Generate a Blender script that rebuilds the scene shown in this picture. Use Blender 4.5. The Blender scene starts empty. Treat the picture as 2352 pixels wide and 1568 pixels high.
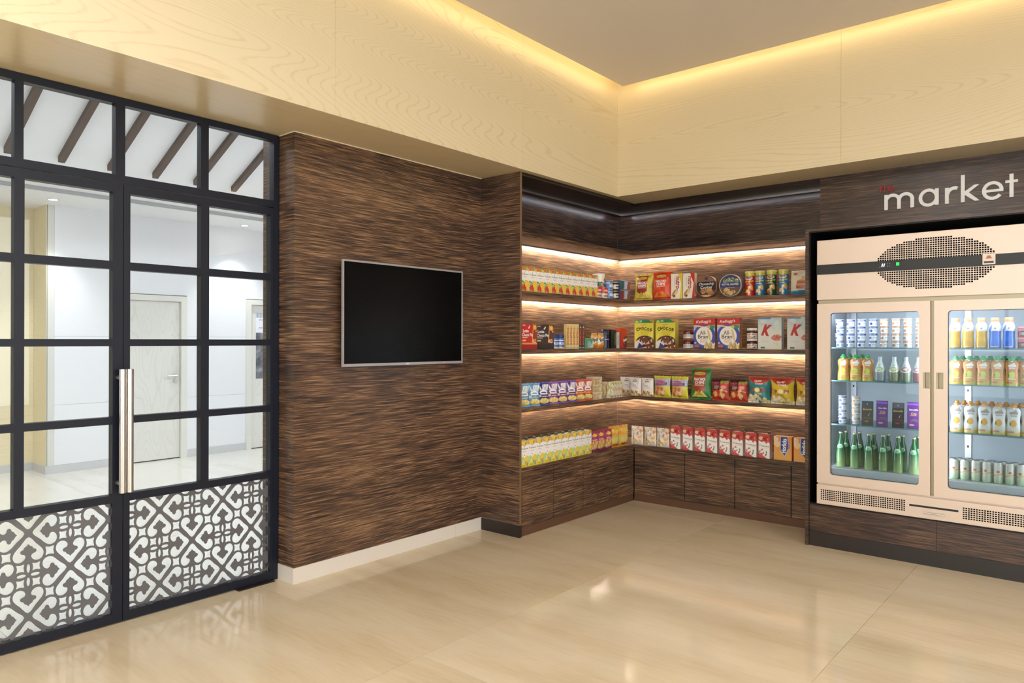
import bpy, math, random
import numpy as np
from mathutils import Matrix, Vector
from mathutils.geometry import delaunay_2d_cdt

# ---------------------------------------------------------------- camera, world, exposure
SC = bpy.context.scene
COL = SC.collection
PI = math.pi
EYE = Vector((0, 0, 1.5)); F_PX = 1656.8
YAW, PITCH, ROLL = 0.7003, 0.0012, 0.0019
cam = bpy.data.cameras.new('camera'); cam.sensor_width = 36.0
cam.lens = F_PX / 2352 * 36.0; cam.shift_y = (779.33 - 784.0) / 2352
cam.clip_start = 0.05
fw = Vector((-math.sin(YAW) * math.cos(PITCH), math.cos(YAW) * math.cos(PITCH), math.sin(PITCH)))
rt = Vector((math.cos(YAW), math.sin(YAW), 0)); up = rt.cross(fw)
r2 = rt * math.cos(ROLL) + up * math.sin(ROLL); u2 = -rt * math.sin(ROLL) + up * math.cos(ROLL)
camo = bpy.data.objects.new('camera', cam); COL.objects.link(camo)
camo.matrix_world = Matrix(((r2.x, u2.x, -fw.x, EYE.x), (r2.y, u2.y, -fw.y, EYE.y), (r2.z, u2.z, -fw.z, EYE.z), (0, 0, 0, 1)))
SC.camera = camo
world = bpy.data.worlds.new('world'); SC.world = world; world.use_nodes = True
world.node_tree.nodes['Background'].inputs[0].default_value = (0.8, 0.85, 0.9, 1)
world.node_tree.nodes['Background'].inputs[1].default_value = 0.4
vs = SC.view_settings; vs.view_transform = 'Standard'; vs.look = 'None'; vs.gamma = 1.0
vs.use_curve_mapping = False; vs.exposure = 0.0
SC.cycles.use_denoising = True
SC.cycles.max_bounces = 10; SC.cycles.diffuse_bounces = 5; SC.cycles.glossy_bounces = 4
SC.cycles.transparent_max_bounces = 16; SC.cycles.sample_clamp_indirect = 6.0
SC.cycles.caustics_reflective = False; SC.cycles.caustics_refractive = False
# strengths of the visible lamps and of the added ceiling and corridor fill panels
L_PANEL, L_COVE, L_SHELF, L_TOPLED, L_CORR, L_DOWN, L_FRIDGE = 36.0, 13.0, 175.0, 11.0, 12.0, 40.0, 30.0
L_FILL_BACK, L_FILL_RIGHT = 270.0, 270.0   # fill lights added outside the invented, unseen windows

# ---------------------------------------------------------------- helpers
def lin(c):
    o = []
    for v in c[:3]:
        v = v / 255.0
        o.append(v / 12.92 if v <= 0.04045 else ((v + 0.055) / 1.055) ** 2.4)
    return tuple(o)
MATS = {}
def nodes_of(m): return m.node_tree.nodes, m.node_tree.links
def mat(name, c, rough=0.5, metal=0.0, spec=0.5, emit=0.0, coat=0.0, trans=0.0):
    if name in MATS: return MATS[name]
    m = bpy.data.materials.new(name); m.use_nodes = True
    b = m.node_tree.nodes['Principled BSDF']; l = lin(c)
    b.inputs['Base Color'].default_value = (*l, 1); b.inputs['Roughness'].default_value = rough
    b.inputs['Metallic'].default_value = metal; b.inputs['Specular IOR Level'].default_value = spec
    b.inputs['Coat Weight'].default_value = coat; b.inputs['Transmission Weight'].default_value = trans
    if emit:
        b.inputs['Emission Color'].default_value = (*l, 1); b.inputs['Emission Strength'].default_value = emit
    MATS[name] = m; return m
def nd(m, t, **kw):
    n = m.node_tree.nodes.new(t)
    for k, v in kw.items():
        if hasattr(n, k): setattr(n, k, v)
        else: n.inputs[k].default_value = v
    return n
def lk(m, a, b): m.node_tree.links.new(a, b)
def math_n(m, op, a, b=None, c=None):
    n = m.node_tree.nodes.new('ShaderNodeMath'); n.operation = op
    for i, v in enumerate((a, b, c)):
        if v is None: continue
        if isinstance(v, (int, float)): n.inputs[i].default_value = v
        else: lk(m, v, n.inputs[i])
    return n.outputs[0]
def ramp(m, fac, stops):
    r = m.node_tree.nodes.new('ShaderNodeValToRGB'); e = r.color_ramp.elements
    while len(e) < len(stops): e.new(0.5)
    for i, (p, c) in enumerate(stops):
        e[i].position = p; e[i].color = (*lin(c), 1)
    lk(m, fac, r.inputs[0]); return r.outputs[0]
def along_z(m, sa, sz, off=0.0, plan=False):
    """vector (along the wall, height) from the world position, stretched: for horizontal grain"""
    g = m.node_tree.nodes.new('ShaderNodeNewGeometry'); s = m.node_tree.nodes.new('ShaderNodeSeparateXYZ')
    lk(m, g.outputs['Position'], s.inputs[0])
    a = s.outputs[1] if plan else math_n(m, 'ADD', s.outputs[0], s.outputs[1])
    a = math_n(m, 'MULTIPLY_ADD', a, sa, off)
    z = math_n(m, 'MULTIPLY', s.outputs[0 if plan else 2], sz)
    c = m.node_tree.nodes.new('ShaderNodeCombineXYZ'); lk(m, a, c.inputs[0]); lk(m, z, c.inputs[1])
    return c.outputs[0]
def noise2(m, vec, scale=1.0, detail=2.0, rough=0.5, dist=0.0):
    n = nd(m, 'ShaderNodeTexNoise', noise_dimensions='2D'); n.inputs['Scale'].default_value = scale
    n.inputs['Detail'].default_value = detail; n.inputs['Roughness'].default_value = rough; n.inputs['Distortion'].default_value = dist
    lk(m, vec, n.inputs['Vector']); return n.outputs['Fac']
def mixc(m, f, a, b, mode='MIX'):
    n = m.node_tree.nodes.new('ShaderNodeMix'); n.data_type = 'RGBA'; n.blend_type = mode
    for s, v in ((0, f), (6, a), (7, b)):
        if isinstance(v, (int, float)): n.inputs[s].default_value = v
        elif isinstance(v, tuple): n.inputs[s].default_value = (*lin(v), 1)
        else: lk(m, v, n.inputs[s])
    return n.outputs[2]
def dark_wood(name, dark, mid, light, rough=0.32, spec=0.5):
    m = mat(name, mid, rough, 0, spec); b = m.node_tree.nodes['Principled BSDF']
    n1 = noise2(m, along_z(m, 5.5, 240.0), 1.0, 3.0, 0.6, 0.3)
    n2 = noise2(m, along_z(m, 3.2, 105.0, 7.3), 1.0, 2.0, 0.5)
    n3 = noise2(m, along_z(m, 0.9, 5.0, 3.1), 1.0, 2.0, 0.5)
    f = math_n(m, 'ADD', math_n(m, 'MULTIPLY', n1, 0.78), math_n(m, 'MULTIPLY', n2, 0.45))
    f = math_n(m, 'ADD', f, math_n(m, 'MULTIPLY', n3, 0.22))
    f = math_n(m, 'SUBTRACT', f, 0.225)
    c = ramp(m, f, [(0.33, dark), (0.455, tuple((a + d) / 2 for a, d in zip(dark, mid))), (0.545, mid), (0.70, light)])
    lk(m, c, b.inputs['Base Color']); return m
def ash_wood(name, base, line, rough=0.35, along=0.17, across=1.5, off=0.0, k=105.0, plan=False):
    m = mat(name, base, rough); b = m.node_tree.nodes['Principled BSDF']
    v = along_z(m, along, across, off, plan)
    n = noise2(m, v, 1.0, 1.0, 0.45)
    fine = noise2(m, along_z(m, 3.0, 60.0, off, plan), 1.0, 2.0, 0.5)
    fr = math_n(m, 'FRACT', math_n(m, 'ADD', math_n(m, 'MULTIPLY', n, k), math_n(m, 'MULTIPLY', fine, 0.35)))
    edge = math_n(m, 'ABSOLUTE', math_n(m, 'SUBTRACT', fr, 0.5))
    msk = nd(m, 'ShaderNodeMapRange'); msk.inputs[1].default_value = 0.34; msk.inputs[2].default_value = 0.5
    lk(m, edge, msk.inputs[0])
    amt = math_n(m, 'MULTIPLY', msk.outputs[0], math_n(m, 'MULTIPLY', fine, 0.9))
    c = mixc(m, amt, base, line)
    big = noise2(m, along_z(m, 0.6, 0.5, off + 5, plan), 1.0, 1.0)
    c = mixc(m, math_n(m, 'MULTIPLY', big, 0.35), c, tuple(min(255, x + 12) for x in base))
    lk(m, c, b.inputs['Base Color']); return m
def glass(name, tint=(245, 250, 250), ior=1.45, gloss=1.0, rough=0.0):
    m = bpy.data.materials.new(name); m.use_nodes = True; nt = m.node_tree
    nt.nodes.remove(nt.nodes['Principled BSDF']); out = nt.nodes['Material Output']
    t = nt.nodes.new('ShaderNodeBsdfTransparent'); t.inputs[0].default_value = (*lin(tint), 1)
    g = nt.nodes.new('ShaderNodeBsdfGlossy'); g.inputs['Roughness'].default_value = rough
    f = nt.nodes.new('ShaderNodeFresnel'); f.inputs[0].default_value = ior
    mx = nt.nodes.new('ShaderNodeMixShader')
    lk(m, math_n(m, 'MULTIPLY', f.outputs[0], gloss), mx.inputs[0]); lk(m, t.outputs[0], mx.inputs[1]); lk(m, g.outputs[0], mx.inputs[2])
    lk(m, mx.outputs[0], out.inputs[0]); MATS[name] = m; return m
def lamp(name, c, s):
    return mat(name, c, 0.6, 0, 0.1, emit=s)

class MB:
    """collects simple solids, builds ONE mesh object"""
    def __init__(s): s.v = []; s.f = []; s.sm = []; s.mi = []; s.cur = 0
    def add(s, vs_, fs_, smooth=False):
        o = len(s.v); s.v += [tuple(p) for p in vs_]
        for f in fs_: s.f.append([i + o for i in f]); s.sm.append(smooth); s.mi.append(s.cur)
    def box(s, x0, y0, z0, x1, y1, z1):
        x0, x1 = min(x0, x1), max(x0, x1); y0, y1 = min(y0, y1), max(y0, y1); z0, z1 = min(z0, z1), max(z0, z1)
        s.add([(x0, y0, z0), (x1, y0, z0), (x1, y1, z0), (x0, y1, z0), (x0, y0, z1), (x1, y0, z1), (x1, y1, z1), (x0, y1, z1)],
              [(0, 3, 2, 1), (4, 5, 6, 7), (0, 1, 5, 4), (1, 2, 6, 5), (2, 3, 7, 6), (3, 0, 4, 7)]); return s
    def tube(s, a, b, r, n=14):
        a = Vector(a); b = Vector(b); d = (b - a).normalized()
        h = Vector((0, 0, 1)) if abs(d.z) < 0.9 else Vector((1, 0, 0)); u = d.cross(h).normalized(); w = d.cross(u)
        p = []
        for q in (a, b):
            for i in range(n): t = 2 * PI * i / n; p.append(q + (u * math.cos(t) + w * math.sin(t)) * r)
        s.add(p, [(i, (i + 1) % n, n + (i + 1) % n, n + i) for i in range(n)], True)
        s.add(p, [tuple(range(n))[::-1], tuple(range(n, 2 * n))]); return s
    def prism_y(s, pts, y0, y1, smooth=False):
        """polygon in xz extruded along y"""
        n = len(pts)
        s.add([(x, y0, z) for x, z in pts] + [(x, y1, z) for x, z in pts],
              [(i, (i + 1) % n, n + (i + 1) % n, n + i) for i in range(n)], smooth)
        s.add([(x, y0, z) for x, z in pts] + [(x, y1, z) for x, z in pts], [tuple(range(n)), tuple(range(2 * n - 1, n - 1, -1))]); return s
    def ring_y(s, cx, cz, rx, rz, t, a0, a1, y0, y1, n=40):
        full = abs(a1 - a0) >= 2 * PI - 1e-4; N = n if full else n + 1
        p = []
        for i in range(N):
            a = a0 + (a1 - a0) * i / n; c, q = math.cos(a), math.sin(a)
            for R1, R2, y in ((rx, rz, y0), (rx - t, rz - t, y0), (rx - t, rz - t, y1), (rx, rz, y1)): p.append((cx + R1 * c, y, cz + R2 * q))
        fs = []
        for i in range(n):
            j = (i + 1) % N
            for k in range(4): fs.append((4 * i + k, 4 * i + (k + 1) % 4, 4 * j + (k + 1) % 4, 4 * j + k))
        if not full: fs += [(0, 3, 2, 1), (4 * n, 4 * n + 1, 4 * n + 2, 4 * n + 3)]
        s.add(p, fs); return s
    def lathe(s, prof, n=24, cx=0, cy=0, smooth=True):
        p = []; fs = []
        for r, z in prof:
            for i in range(n): t = 2 * PI * i / n; p.append((cx + r * math.cos(t), cy + r * math.sin(t), z))
        for k in range(len(prof) - 1):
            for i in range(n): j = (i + 1) % n; fs.append((k * n + i, k * n + j, (k + 1) * n + j, (k + 1) * n + i))
        s.add(p, fs, smooth)
        o = len(prof) - 1
        s.add([p[i] for i in range(n)] + [p[o * n + i] for i in range(n)], [tuple(range(n))[::-1], tuple(range(n, 2 * n))]); return s
    def mesh(s, name, mats, off=(0, 0, 0)):
        me = bpy.data.meshes.new(name)
        me.from_pydata([(x - off[0], y - off[1], z - off[2]) for x, y, z in s.v], [], s.f)
        if not isinstance(mats, (list, tuple)): mats = [mats]
        for m in mats: me.materials.append(m)
        me.polygons.foreach_set('use_smooth', s.sm); me.polygons.foreach_set('material_index', s.mi); me.update()
        return me
    def build(s, name, mats, parent=None, bevel=0.0):
        off = parent.location if parent is not None else (0, 0, 0)
        if parent is not None and parent.parent is not None: off = parent.location + parent.parent.location
        o = bpy.data.objects.new(name, s.mesh(name, mats, off)); COL.objects.link(o)
        if parent is not None: o.parent = parent
        if bevel:
            b = o.modifiers.new('bevel', 'BEVEL'); b.width = bevel; b.segments = 2; b.limit_method = 'ANGLE'
        return o
def tag(o, label=None, cat=None, group=None, kind=None):
    for k, v in (('label', label), ('category', cat), ('group', group), ('kind', kind)):
        if v: o[k] = v
    return o
def thing(name, label, cat, loc=(0, 0, 0), rz=0.0, group=None):
    o = bpy.data.objects.new(name, None); COL.objects.link(o); o.location = loc; o.rotation_euler = (0, 0, rz); o.empty_display_size = 0.1
    return tag(o, label, cat, group)
def boxo(name, m, b, parent=None, bevel=0.0): return MB().box(*b).build(name, m, parent, bevel)
def struct(name, m, b, label=None, bevel=0.0):
    o = boxo(name, m, b, None, bevel); return tag(o, label, None, None, 'structure')
def structE(name, label=None, loc=(0, 0, 0)):
    o = bpy.data.objects.new(name, None); COL.objects.link(o); o.location = loc; o.empty_display_size = 0.1
    return tag(o, label, None, None, 'structure')

# ---------------------------------------------------------------- materials
M_WOOD = dark_wood('zebrano_veneer', (44, 34, 32), (104, 77, 58), (157, 122, 91))
M_WOODD = dark_wood('wenge_and_shade_veneer', (34, 25, 24), (74, 54, 44), (116, 86, 66), 0.28)  # also gives the upper niche panels their painted-in shade
M_ASH = ash_wood('ash_veneer', (219, 204, 170), (196, 170, 122))
M_SOFF = ash_wood('ash_veneer_soffit', (216, 198, 160), (206, 184, 142), 0.28, plan=True, k=30.0)
M_ASHC = ash_wood('ash_veneer_corridor', (236, 223, 188), (220, 200, 156), 0.4, 0.6, 9.0, 3.0, 14.0)
M_DOORW = ash_wood('pale_ash_door', (226, 224, 216), (202, 198, 186), 0.4, 3.2, 0.7, 2.0, 18.0)
M_CEIL = mat('ceiling_paint', (216, 207, 197), 0.9)
M_WHITE = mat('white_paint', (238, 238, 240), 0.6)
M_CREAM = mat('cream_plaster', (222, 212, 200), 0.7)
M_FRAME = mat('navy_black_steel', (20, 24, 38), 0.42, 0.0, 0.35)
M_CUT = mat('cut_steel_panel', (108, 108, 113), 0.35, 0.3)
M_STEEL = mat('brushed_steel', (218, 214, 210), 0.3, 1.0)
M_BLACK = mat('black_laminate', (16, 13, 13), 0.35)
M_KICK = mat('dark_plinth', (38, 31, 29), 0.35)
M_GLASS = glass('door_glass', (243, 247, 248), 1.45, 0.75)
M_TOE = mat('toe_board', (98, 68, 50), 0.45)
M_LED = lamp('led_warm_white', (255, 245, 222), L_SHELF)
M_LEDW = lamp('led_cool_white', (238, 242, 255), L_TOPLED)
M_COVE = lamp('cove_led', (255, 226, 165), L_COVE)
M_PANEL = lamp('added_ceiling_lamp', (255, 250, 243), L_PANEL)
M_CORR = lamp('added_corridor_lamp', (246, 248, 255), L_CORR)
M_DOWN = lamp('downlight_bulb', (255, 250, 240), L_DOWN)
M_ALU = mat('aluminium_profile', (188, 186, 186), 0.35, 0.8)

def stone(name, c1, c2, rough, c3=None):
    m = mat(name, c1, rough, 0, 0.5); b = m.node_tree.nodes['Principled BSDF']; b.inputs['Specular IOR Level'].default_value = 0.32
    g = nd(m, 'ShaderNodeNewGeometry'); mp = nd(m, 'ShaderNodeMapping'); mp.inputs['Scale'].default_value = (0.9, 4.5, 1)
    oi = nd(m, 'ShaderNodeObjectInfo'); lk(m, g.outputs['Position'], mp.inputs[0])
    n1 = nd(m, 'ShaderNodeTexNoise', noise_dimensions='4D'); n1.inputs['Scale'].default_value = 1.0; n1.inputs['Detail'].default_value = 4
    lk(m, mp.outputs[0], n1.inputs['Vector']); lk(m, math_n(m, 'MULTIPLY', oi.outputs['Random'], 20.0), n1.inputs['W'])
    mp2 = nd(m, 'ShaderNodeMapping'); mp2.inputs['Scale'].default_value = (7, 46, 1); lk(m, g.outputs['Position'], mp2.inputs[0])
    n2 = nd(m, 'ShaderNodeTexNoise'); n2.inputs['Scale'].default_value = 1.0; n2.inputs['Detail'].default_value = 3; lk(m, mp2.outputs[0], n2.inputs['Vector'])
    f = math_n(m, 'ADD', math_n(m, 'MULTIPLY', n1.outputs[0], 1.0), math_n(m, 'MULTIPLY', n2.outputs[0], 0.30))
    f = math_n(m, 'ADD', f, math_n(m, 'MULTIPLY_ADD', oi.outputs['Random'], 0.12, -0.06))
    c = ramp(m, f, [(0.42, c2), (0.62, c1), (0.85, c3 or c1)])
    lk(m, c, b.inputs['Base Color']); return m
M_FLOOR = stone('cream_marble', (212, 195, 166), (200, 181, 150), 0.11, (220, 206, 180))
M_CFLOOR = stone('pale_marble', (232, 228, 218), (222, 216, 204), 0.15)
M_SKIRT = stone('skirting_stone', (222, 214, 206), (210, 202, 192), 0.3)

# ---------------------------------------------------------------- room shell
XD, XT, XC, XB, XF = -4.046, -3.883, -3.486, -3.932, -3.43
YW, YK, YB, YFR, YFA = 2.528, 4.225, 6.34, 5.917, 5.529
ZS, ZC = 2.784, 3.70
fl = struct('floor', mat('grout', (150, 130, 100), 0.8), (-4.1, -3.5, -0.05, 4.0, 6.5, -0.004), 'polished cream marble floor of large slabs')
cols = [(-4.096, -2.535), (-2.535, -1.035), (-1.035, 0.465), (0.465, 1.965), (1.965, 4.0)]
for ci, (x0, x1) in enumerate(cols):
    step, y0 = (1.64, 0.73) if ci % 2 == 0 else (2.45, 2.35)
    ys = [y0 + step * k for k in range(-4, 5)]
    ys = [-3.5] + [y for y in ys if -3.3 < y < 6.3] + [6.5]
    for a, b in zip(ys[:-1], ys[1:]):
        boxo('floor_slab', M_FLOOR, (x0 + 0.0009, a + 0.0009, -0.03, x1 - 0.0009, b - 0.0009, 0.0), fl)
wb = structE('wall_back', 'plain pale wall behind the room with an added wide window')
for b in ((-4.3, -3.6, 0, -3.0, -3.5, 4.1), (3.2, -3.6, 0, 4.1, -3.5, 4.1), (-3.0, -3.6, 0, 3.2, -3.5, .5), (-3.0, -3.6, 3.3, 3.2, -3.5, 4.1)): boxo('wall_section', M_CREAM, b, wb)
wr_ = structE('wall_right', 'plain pale wall at the far right with an added wide window')
for b in ((4.0, -3.5, 0, 4.1, -2.2, 4.1), (4.0, 3.6, 0, 4.1, 6.6, 4.1), (4.0, -2.2, 0, 4.1, 3.6, .5), (4.0, -2.2, 3.3, 4.1, 3.6, 4.1)): boxo('wall_section', M_CREAM, b, wr_)
wn = structE('added_window_2', 'added wide window behind the viewer', (0, -3.55, .5))  # invented window out of view, an opening for frontal fill light
for k in range(5): boxo('added_window_bar', M_FRAME, (-3.0 + k * 1.53, -3.58, .5, -2.95 + k * 1.53, -3.53, 3.3), wn)
for z in (.5, 3.25): boxo('added_window_bar', M_FRAME, (-3.0, -3.579, z, 3.2, -3.531, z + .05), wn)
for k in range(4): boxo('glass_pane', M_GLASS, (-2.95 + k * 1.53, -3.558, .55, -1.47 + k * 1.53, -3.552, 3.25), wn)
wn = structE('added_window_3', 'added wide window in the right wall', (4.05, 0, .5))  # second invented window, an opening for fill from the right
for k in range(5): boxo('added_window_bar', M_FRAME, (4.03, -2.2 + k * 1.43, .5, 4.08, -2.15 + k * 1.43, 3.3), wn)
for z in (.5, 3.25): boxo('added_window_bar', M_FRAME, (4.031, -2.2, z, 4.079, 3.6, z + .05), wn)
for k in range(4): boxo('glass_pane', M_GLASS, (4.052, -2.15 + k * 1.43, .55, 4.058, -.77 + k * 1.43, 3.25), wn)
for nm_, loc_, rot_, sx_, e_ in (('fill_light_back', (0.1, -3.75, 1.9), (PI / 2, 0, 0), 6.2, L_FILL_BACK), ('fill_light_right', (4.25, .7, 1.9), (PI / 2, 0, PI / 2), 5.8, L_FILL_RIGHT)):  # area lights added as soft fill, set outside the invented windows
    ld = bpy.data.lights.new(nm_, 'AREA'); ld.shape = 'RECTANGLE'; ld.size = sx_; ld.size_y = 2.8; ld.energy = e_; ld.color = (1.0, .985, .96)
    lo = bpy.data.objects.new(nm_, ld); COL.objects.link(lo); lo.location = loc_; lo.rotation_euler = rot_
tag(boxo('wall_far_right', M_WOOD, (-0.135, 5.95, 0, 4.0, 6.1, ZS)), 'dark veneer wall to the right of the fridge', kind='structure')
tag(boxo('wall_left_rear', M_CREAM, (-4.172, -3.5, 0, XD, 0.672, ZS)), 'cream wall left of the glazed doors', kind='structure')
# ceiling slab with a perimeter slot for the cove lamps
cl = struct('ceiling', M_CEIL, (XF + 0.14, -3.36, ZC, 3.86, YFA - 0.14, ZC + 0.03), 'matte taupe dropped ceiling with lit perimeter slot')
tag(boxo('ceiling_deck', M_WHITE, (-4.3, -3.6, 4.0, 4.1, 6.6, 4.1)), 'slab above the dropped ceiling', kind='structure')
# soffit and ash fascia
so = structE('trim_1', 'pale ash soffit running round the room')
boxo('soffit_board', M_SOFF, (-4.172, -3.5, ZS, XF - 0.0202, YFA + 0.02, ZS + 0.02), so)
boxo('soffit_board', M_SOFF, (-4.172, YFA + 0.0202, ZS, 4.0, 6.5, ZS + 0.0202), so)
fa = structE('trim_2', 'tall ash veneer fascia above the glazed doors')
ed = [-3.5, -0.88, 0.809, 2.498, 4.187, YFA]
for a, b in zip(ed[:-1], ed[1:]): boxo('fascia_panel', M_ASH, (XF - 0.02, a + 0.0005, ZS - 0.0, XF, b - 0.0005, 4.0), fa)
fb = structE('trim_3', 'tall ash veneer fascia above the market sign')
ed = [XF - 0.02, -1.546, 0.34, 2.22, 4.0]
for a, b in zip(ed[:-1], ed[1:]): boxo('fascia_panel', M_ASH, (a + 0.0005, YFA, ZS, b - 0.0005, YFA + 0.02, 4.0), fb)
# cove lamps on top of the ceiling slab edge
cv = thing('cove_lamp', 'warm cove light strip hidden in the slot above the left ceiling edge', 'cove light', (XF + 0.2, 1.0, ZC + 0.03))
boxo('light_strip', M_COVE, (XF + 0.142, -3.2, ZC + 0.032, XF + 0.156, YFA - 0.145, ZC + 0.05), cv)
cv = thing('cove_lamp', 'warm cove light strip hidden in the slot above the right ceiling edge', 'cove light', (0.0, YFA - 0.2, ZC + 0.03))
boxo('light_strip', M_COVE, (XF + 0.16, YFA - 0.156, ZC + 0.032, 3.8, YFA - 0.142, ZC + 0.05), cv)
# ceiling lamps added as unseen fill over and behind the camera
for k, (x, y, w) in enumerate([(-1.9, 0.3, 'over the doors side'), (0.6, 0.3, 'straight above the viewer'), (2.4, 4.1, 'in front of the right wall'), (-1.9, -2.0, 'at the rear left'), (0.6, -2.0, 'at the rear middle'), (2.6, 1.6, 'by the right wall')]):
    t = thing('added_ceiling_lamp', 'added out-of-view ceiling lamp ' + w, 'lamp', (x, y, ZC), 0, 'added ceiling lamps')
    MB().box(x - .32, y - .32, ZC - .012, x + .32, y - .30, ZC).box(x - .32, y + .30, ZC - .012, x + .32, y + .32, ZC).box(x - .32, y - .3, ZC - .012, x - .30, y + .3, ZC).box(x + .30, y - .3, ZC - .012, x + .32, y + .3, ZC).build('frame', M_WHITE, t)
    boxo('added_diffuser', M_PANEL, (x - .30, y - .30, ZC - .008, x + .30, y + .30, ZC), t)

# TV wall, column, niche walls
wl = tag(boxo('wall_left', M_WOOD, (-4.236, YW, 0, XT, YK, ZS)), 'zebrano veneer wall carrying the television', kind='structure')
bs = structE('baseboard_left', 'pale stone skirting under the television wall')
for a, b in ((YW - 0.008, 3.93), (3.932, YK)): boxo('skirting_stone', M_SKIRT, (XT - 0.05, a, 0, XT + 0.008, b, 0.096), bs)
boxo('skirting_stone', M_SKIRT, (XD + 0.002, YW - 0.0085, 0, XT + 0.0075, YW + 0.05, 0.0955), bs)
tag(boxo('trim_4', mat('cream_edge', (232, 218, 190), 0.5), (XD, YW - 0.004, ZS - 0.005, XT + 0.004, YK, ZS)), 'thin cream edge on top of the television wall', kind='structure')
wn1 = structE('wall_niche_left', 'dark veneer back of the shelf niche, left leg'); wn2 = structE('wall_niche_right', 'dark veneer back of the shelf niche, right leg')
boxo('veneer_panel', M_WOOD, (-4.172, YK, 0, XB, YB + 0.1, 2.322), wn1); boxo('veneer_panel', M_WOODD, (-4.172, YK, 2.3225, XB, YB + 0.1, ZS), wn1)  # upper panel: darker veneer paints in the shade of the unlit top compartment
boxo('veneer_panel', M_WOOD, (XB, YB, 0, 4.0, YB + 0.1, 2.322), wn2); boxo('veneer_panel', M_WOODD, (XB, YB, 2.3225, 4.0, YB + 0.1, ZS), wn2)  # upper panel darkened by its veneer, standing in for shade as on the left
tag(boxo('trim_5', mat('corner_bead', (96, 84, 78), 0.5), (XB, YB - 0.0025, 0.5, XB + 0.0025, YB, ZS)), 'thin metal bead in the inner shelf corner', kind='structure')
tag(boxo('wall_sign', M_WOODD, (-1.809, YFR, 2.324, -0.135, YB, ZS)), 'dark veneer panel carrying the market sign', kind='structure')

# ---------------------------------------------------------------- corridor beyond the glass
cf = struct('floor_corridor', mat('grout2', (190, 186, 176), 0.8), (-9.8, -2.0, -0.05, -4.1, 9.0, -0.004), 'pale polished corridor floor')
for i in range(4):
    for j in range(7):
        x0 = -9.8 + i * 1.425; y0 = -2 + j * 1.5714
        boxo('floor_slab', M_CFLOOR, (x0 + .001, y0 + .001, -0.03, x0 + 1.424, y0 + 1.5704, 0.0), cf)
XFW = -9.12
def in_holes(y): return False
wf = structE('wall_corridor_far', 'white panelled corridor wall with two pale doors')
zz = [0.09, 0.765, 1.537, 2.33, 3.06]
D1 = (3.47, 4.368); D2 = (5.184, 6.10)
for a, b in zip(zz[:-1], zz[1:]):
    for (y0, y1) in ((2.872, D1[0]), (D1[1], D2[0]), (D2[1], 9.0)):
        boxo('wall_panel', M_WHITE, (XFW - 0.1, y0, a + 0.0015, XFW, y1, b - 0.0015), wf)
for (y0, y1) in (D1, D2): boxo('wall_panel', M_WHITE, (XFW - 0.1, y0, 2.06, XFW, y1, 3.06), wf)
boxo('wall_core', mat('joint_grey', (170, 172, 178), 0.8), (XFW - 0.2, 2.80, 0, XFW - 0.004, D1[0], 3.06), wf)
boxo('wall_core', MATS['joint_grey'], (XFW - 0.2, D1[1], 0, XFW - 0.004, D2[0], 3.06), wf)
boxo('wall_core', MATS['joint_grey'], (XFW - 0.2, D2[1], 0, XFW - 0.004, 9, 3.06), wf)
boxo('corner_post', mat('pale_trim', (222, 220, 212), 0.5), (XFW - 0.1, 2.806, 0.09, XFW + 0.001, 2.87, 3.0), wf)
tag(boxo('wall_corridor_recess', M_ASHC, (-9.8, -2.0, 0, -9.56, 2.80, 3.06)), 'yellow ash clad corridor wall', kind='structure')
tag(boxo('wall_corridor_return', M_ASHC, (-9.6, 2.795, 0, XFW - 0.01, 2.806, 3.06)), 'short yellow ash return beside the white wall', kind='structure')
cb = structE('baseboard_corridor', 'grey stone skirting along the corridor')
M_CB = mat('corridor_skirting', (206, 206, 206), 0.4)
for b in ((XFW - .1, 2.79, 0, XFW + .012, D1[0], .09), (XFW - .1, D1[1], 0, XFW + .012, D2[0], .1), (XFW - .1, D2[1], 0, XFW + .012, 9, .1), (-9.56, 2.783, 0, XFW + .0115, 2.80, .0895), (-9.57, -2, 0, -9.545, 2.80, .09)):
    boxo('skirting_stone', M_CB, b, cb)
tag(boxo('wall_corridor_near', M_WHITE, (-9.8, -2.1, 0, -4.1, -2.0, 4.8)), 'white corridor end wall on the left', kind='structure')
tag(boxo('wall_corridor_end', M_WHITE, (-9.8, 9.0, 0, -4.1, 9.1, 4.8)), 'white corridor end wall on the right', kind='structure')
tag(boxo('wall_corridor_back', M_WHITE, (-4.265, YW + 0.06, 0, -4.238, 9.0, 4.8)), 'white corridor side of the television wall', kind='structure')
tag(boxo('wall_corridor_top', M_WHITE, (-4.2, -2.0, ZS + 0.03, -4.173, YW + 0.01, 4.8)), 'white wall above the glazed doors', kind='structure')
tag(boxo('wall_corridor_side', M_WHITE, (-4.2, -2.0, 0, -4.173, 0.672, ZS + 0.03)), 'white wall beside the glazed doors', kind='structure')
ce = structE('ceiling_corridor', 'white corridor ceiling, flat at the far wall and sloped near the doors')
boxo('flat_ceiling', M_WHITE, (-9.8, -2, 3.0, -8.30, 9, 3.06), ce)
boxo('ceiling_step', mat('step_grey', (186, 186, 190), 0.7), (-8.31, -2, 3.0, -8.295, 9, 3.042), ce)
boxo('flat_ceiling', M_WHITE, (-8.30, -2, 3.04, -7.30, 9, 3.10), ce)
SL = 0.48
mb = MB(); x0, x1 = -7.30, -4.15; z0, z1 = 3.04, 3.04 + SL * 3.15
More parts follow.
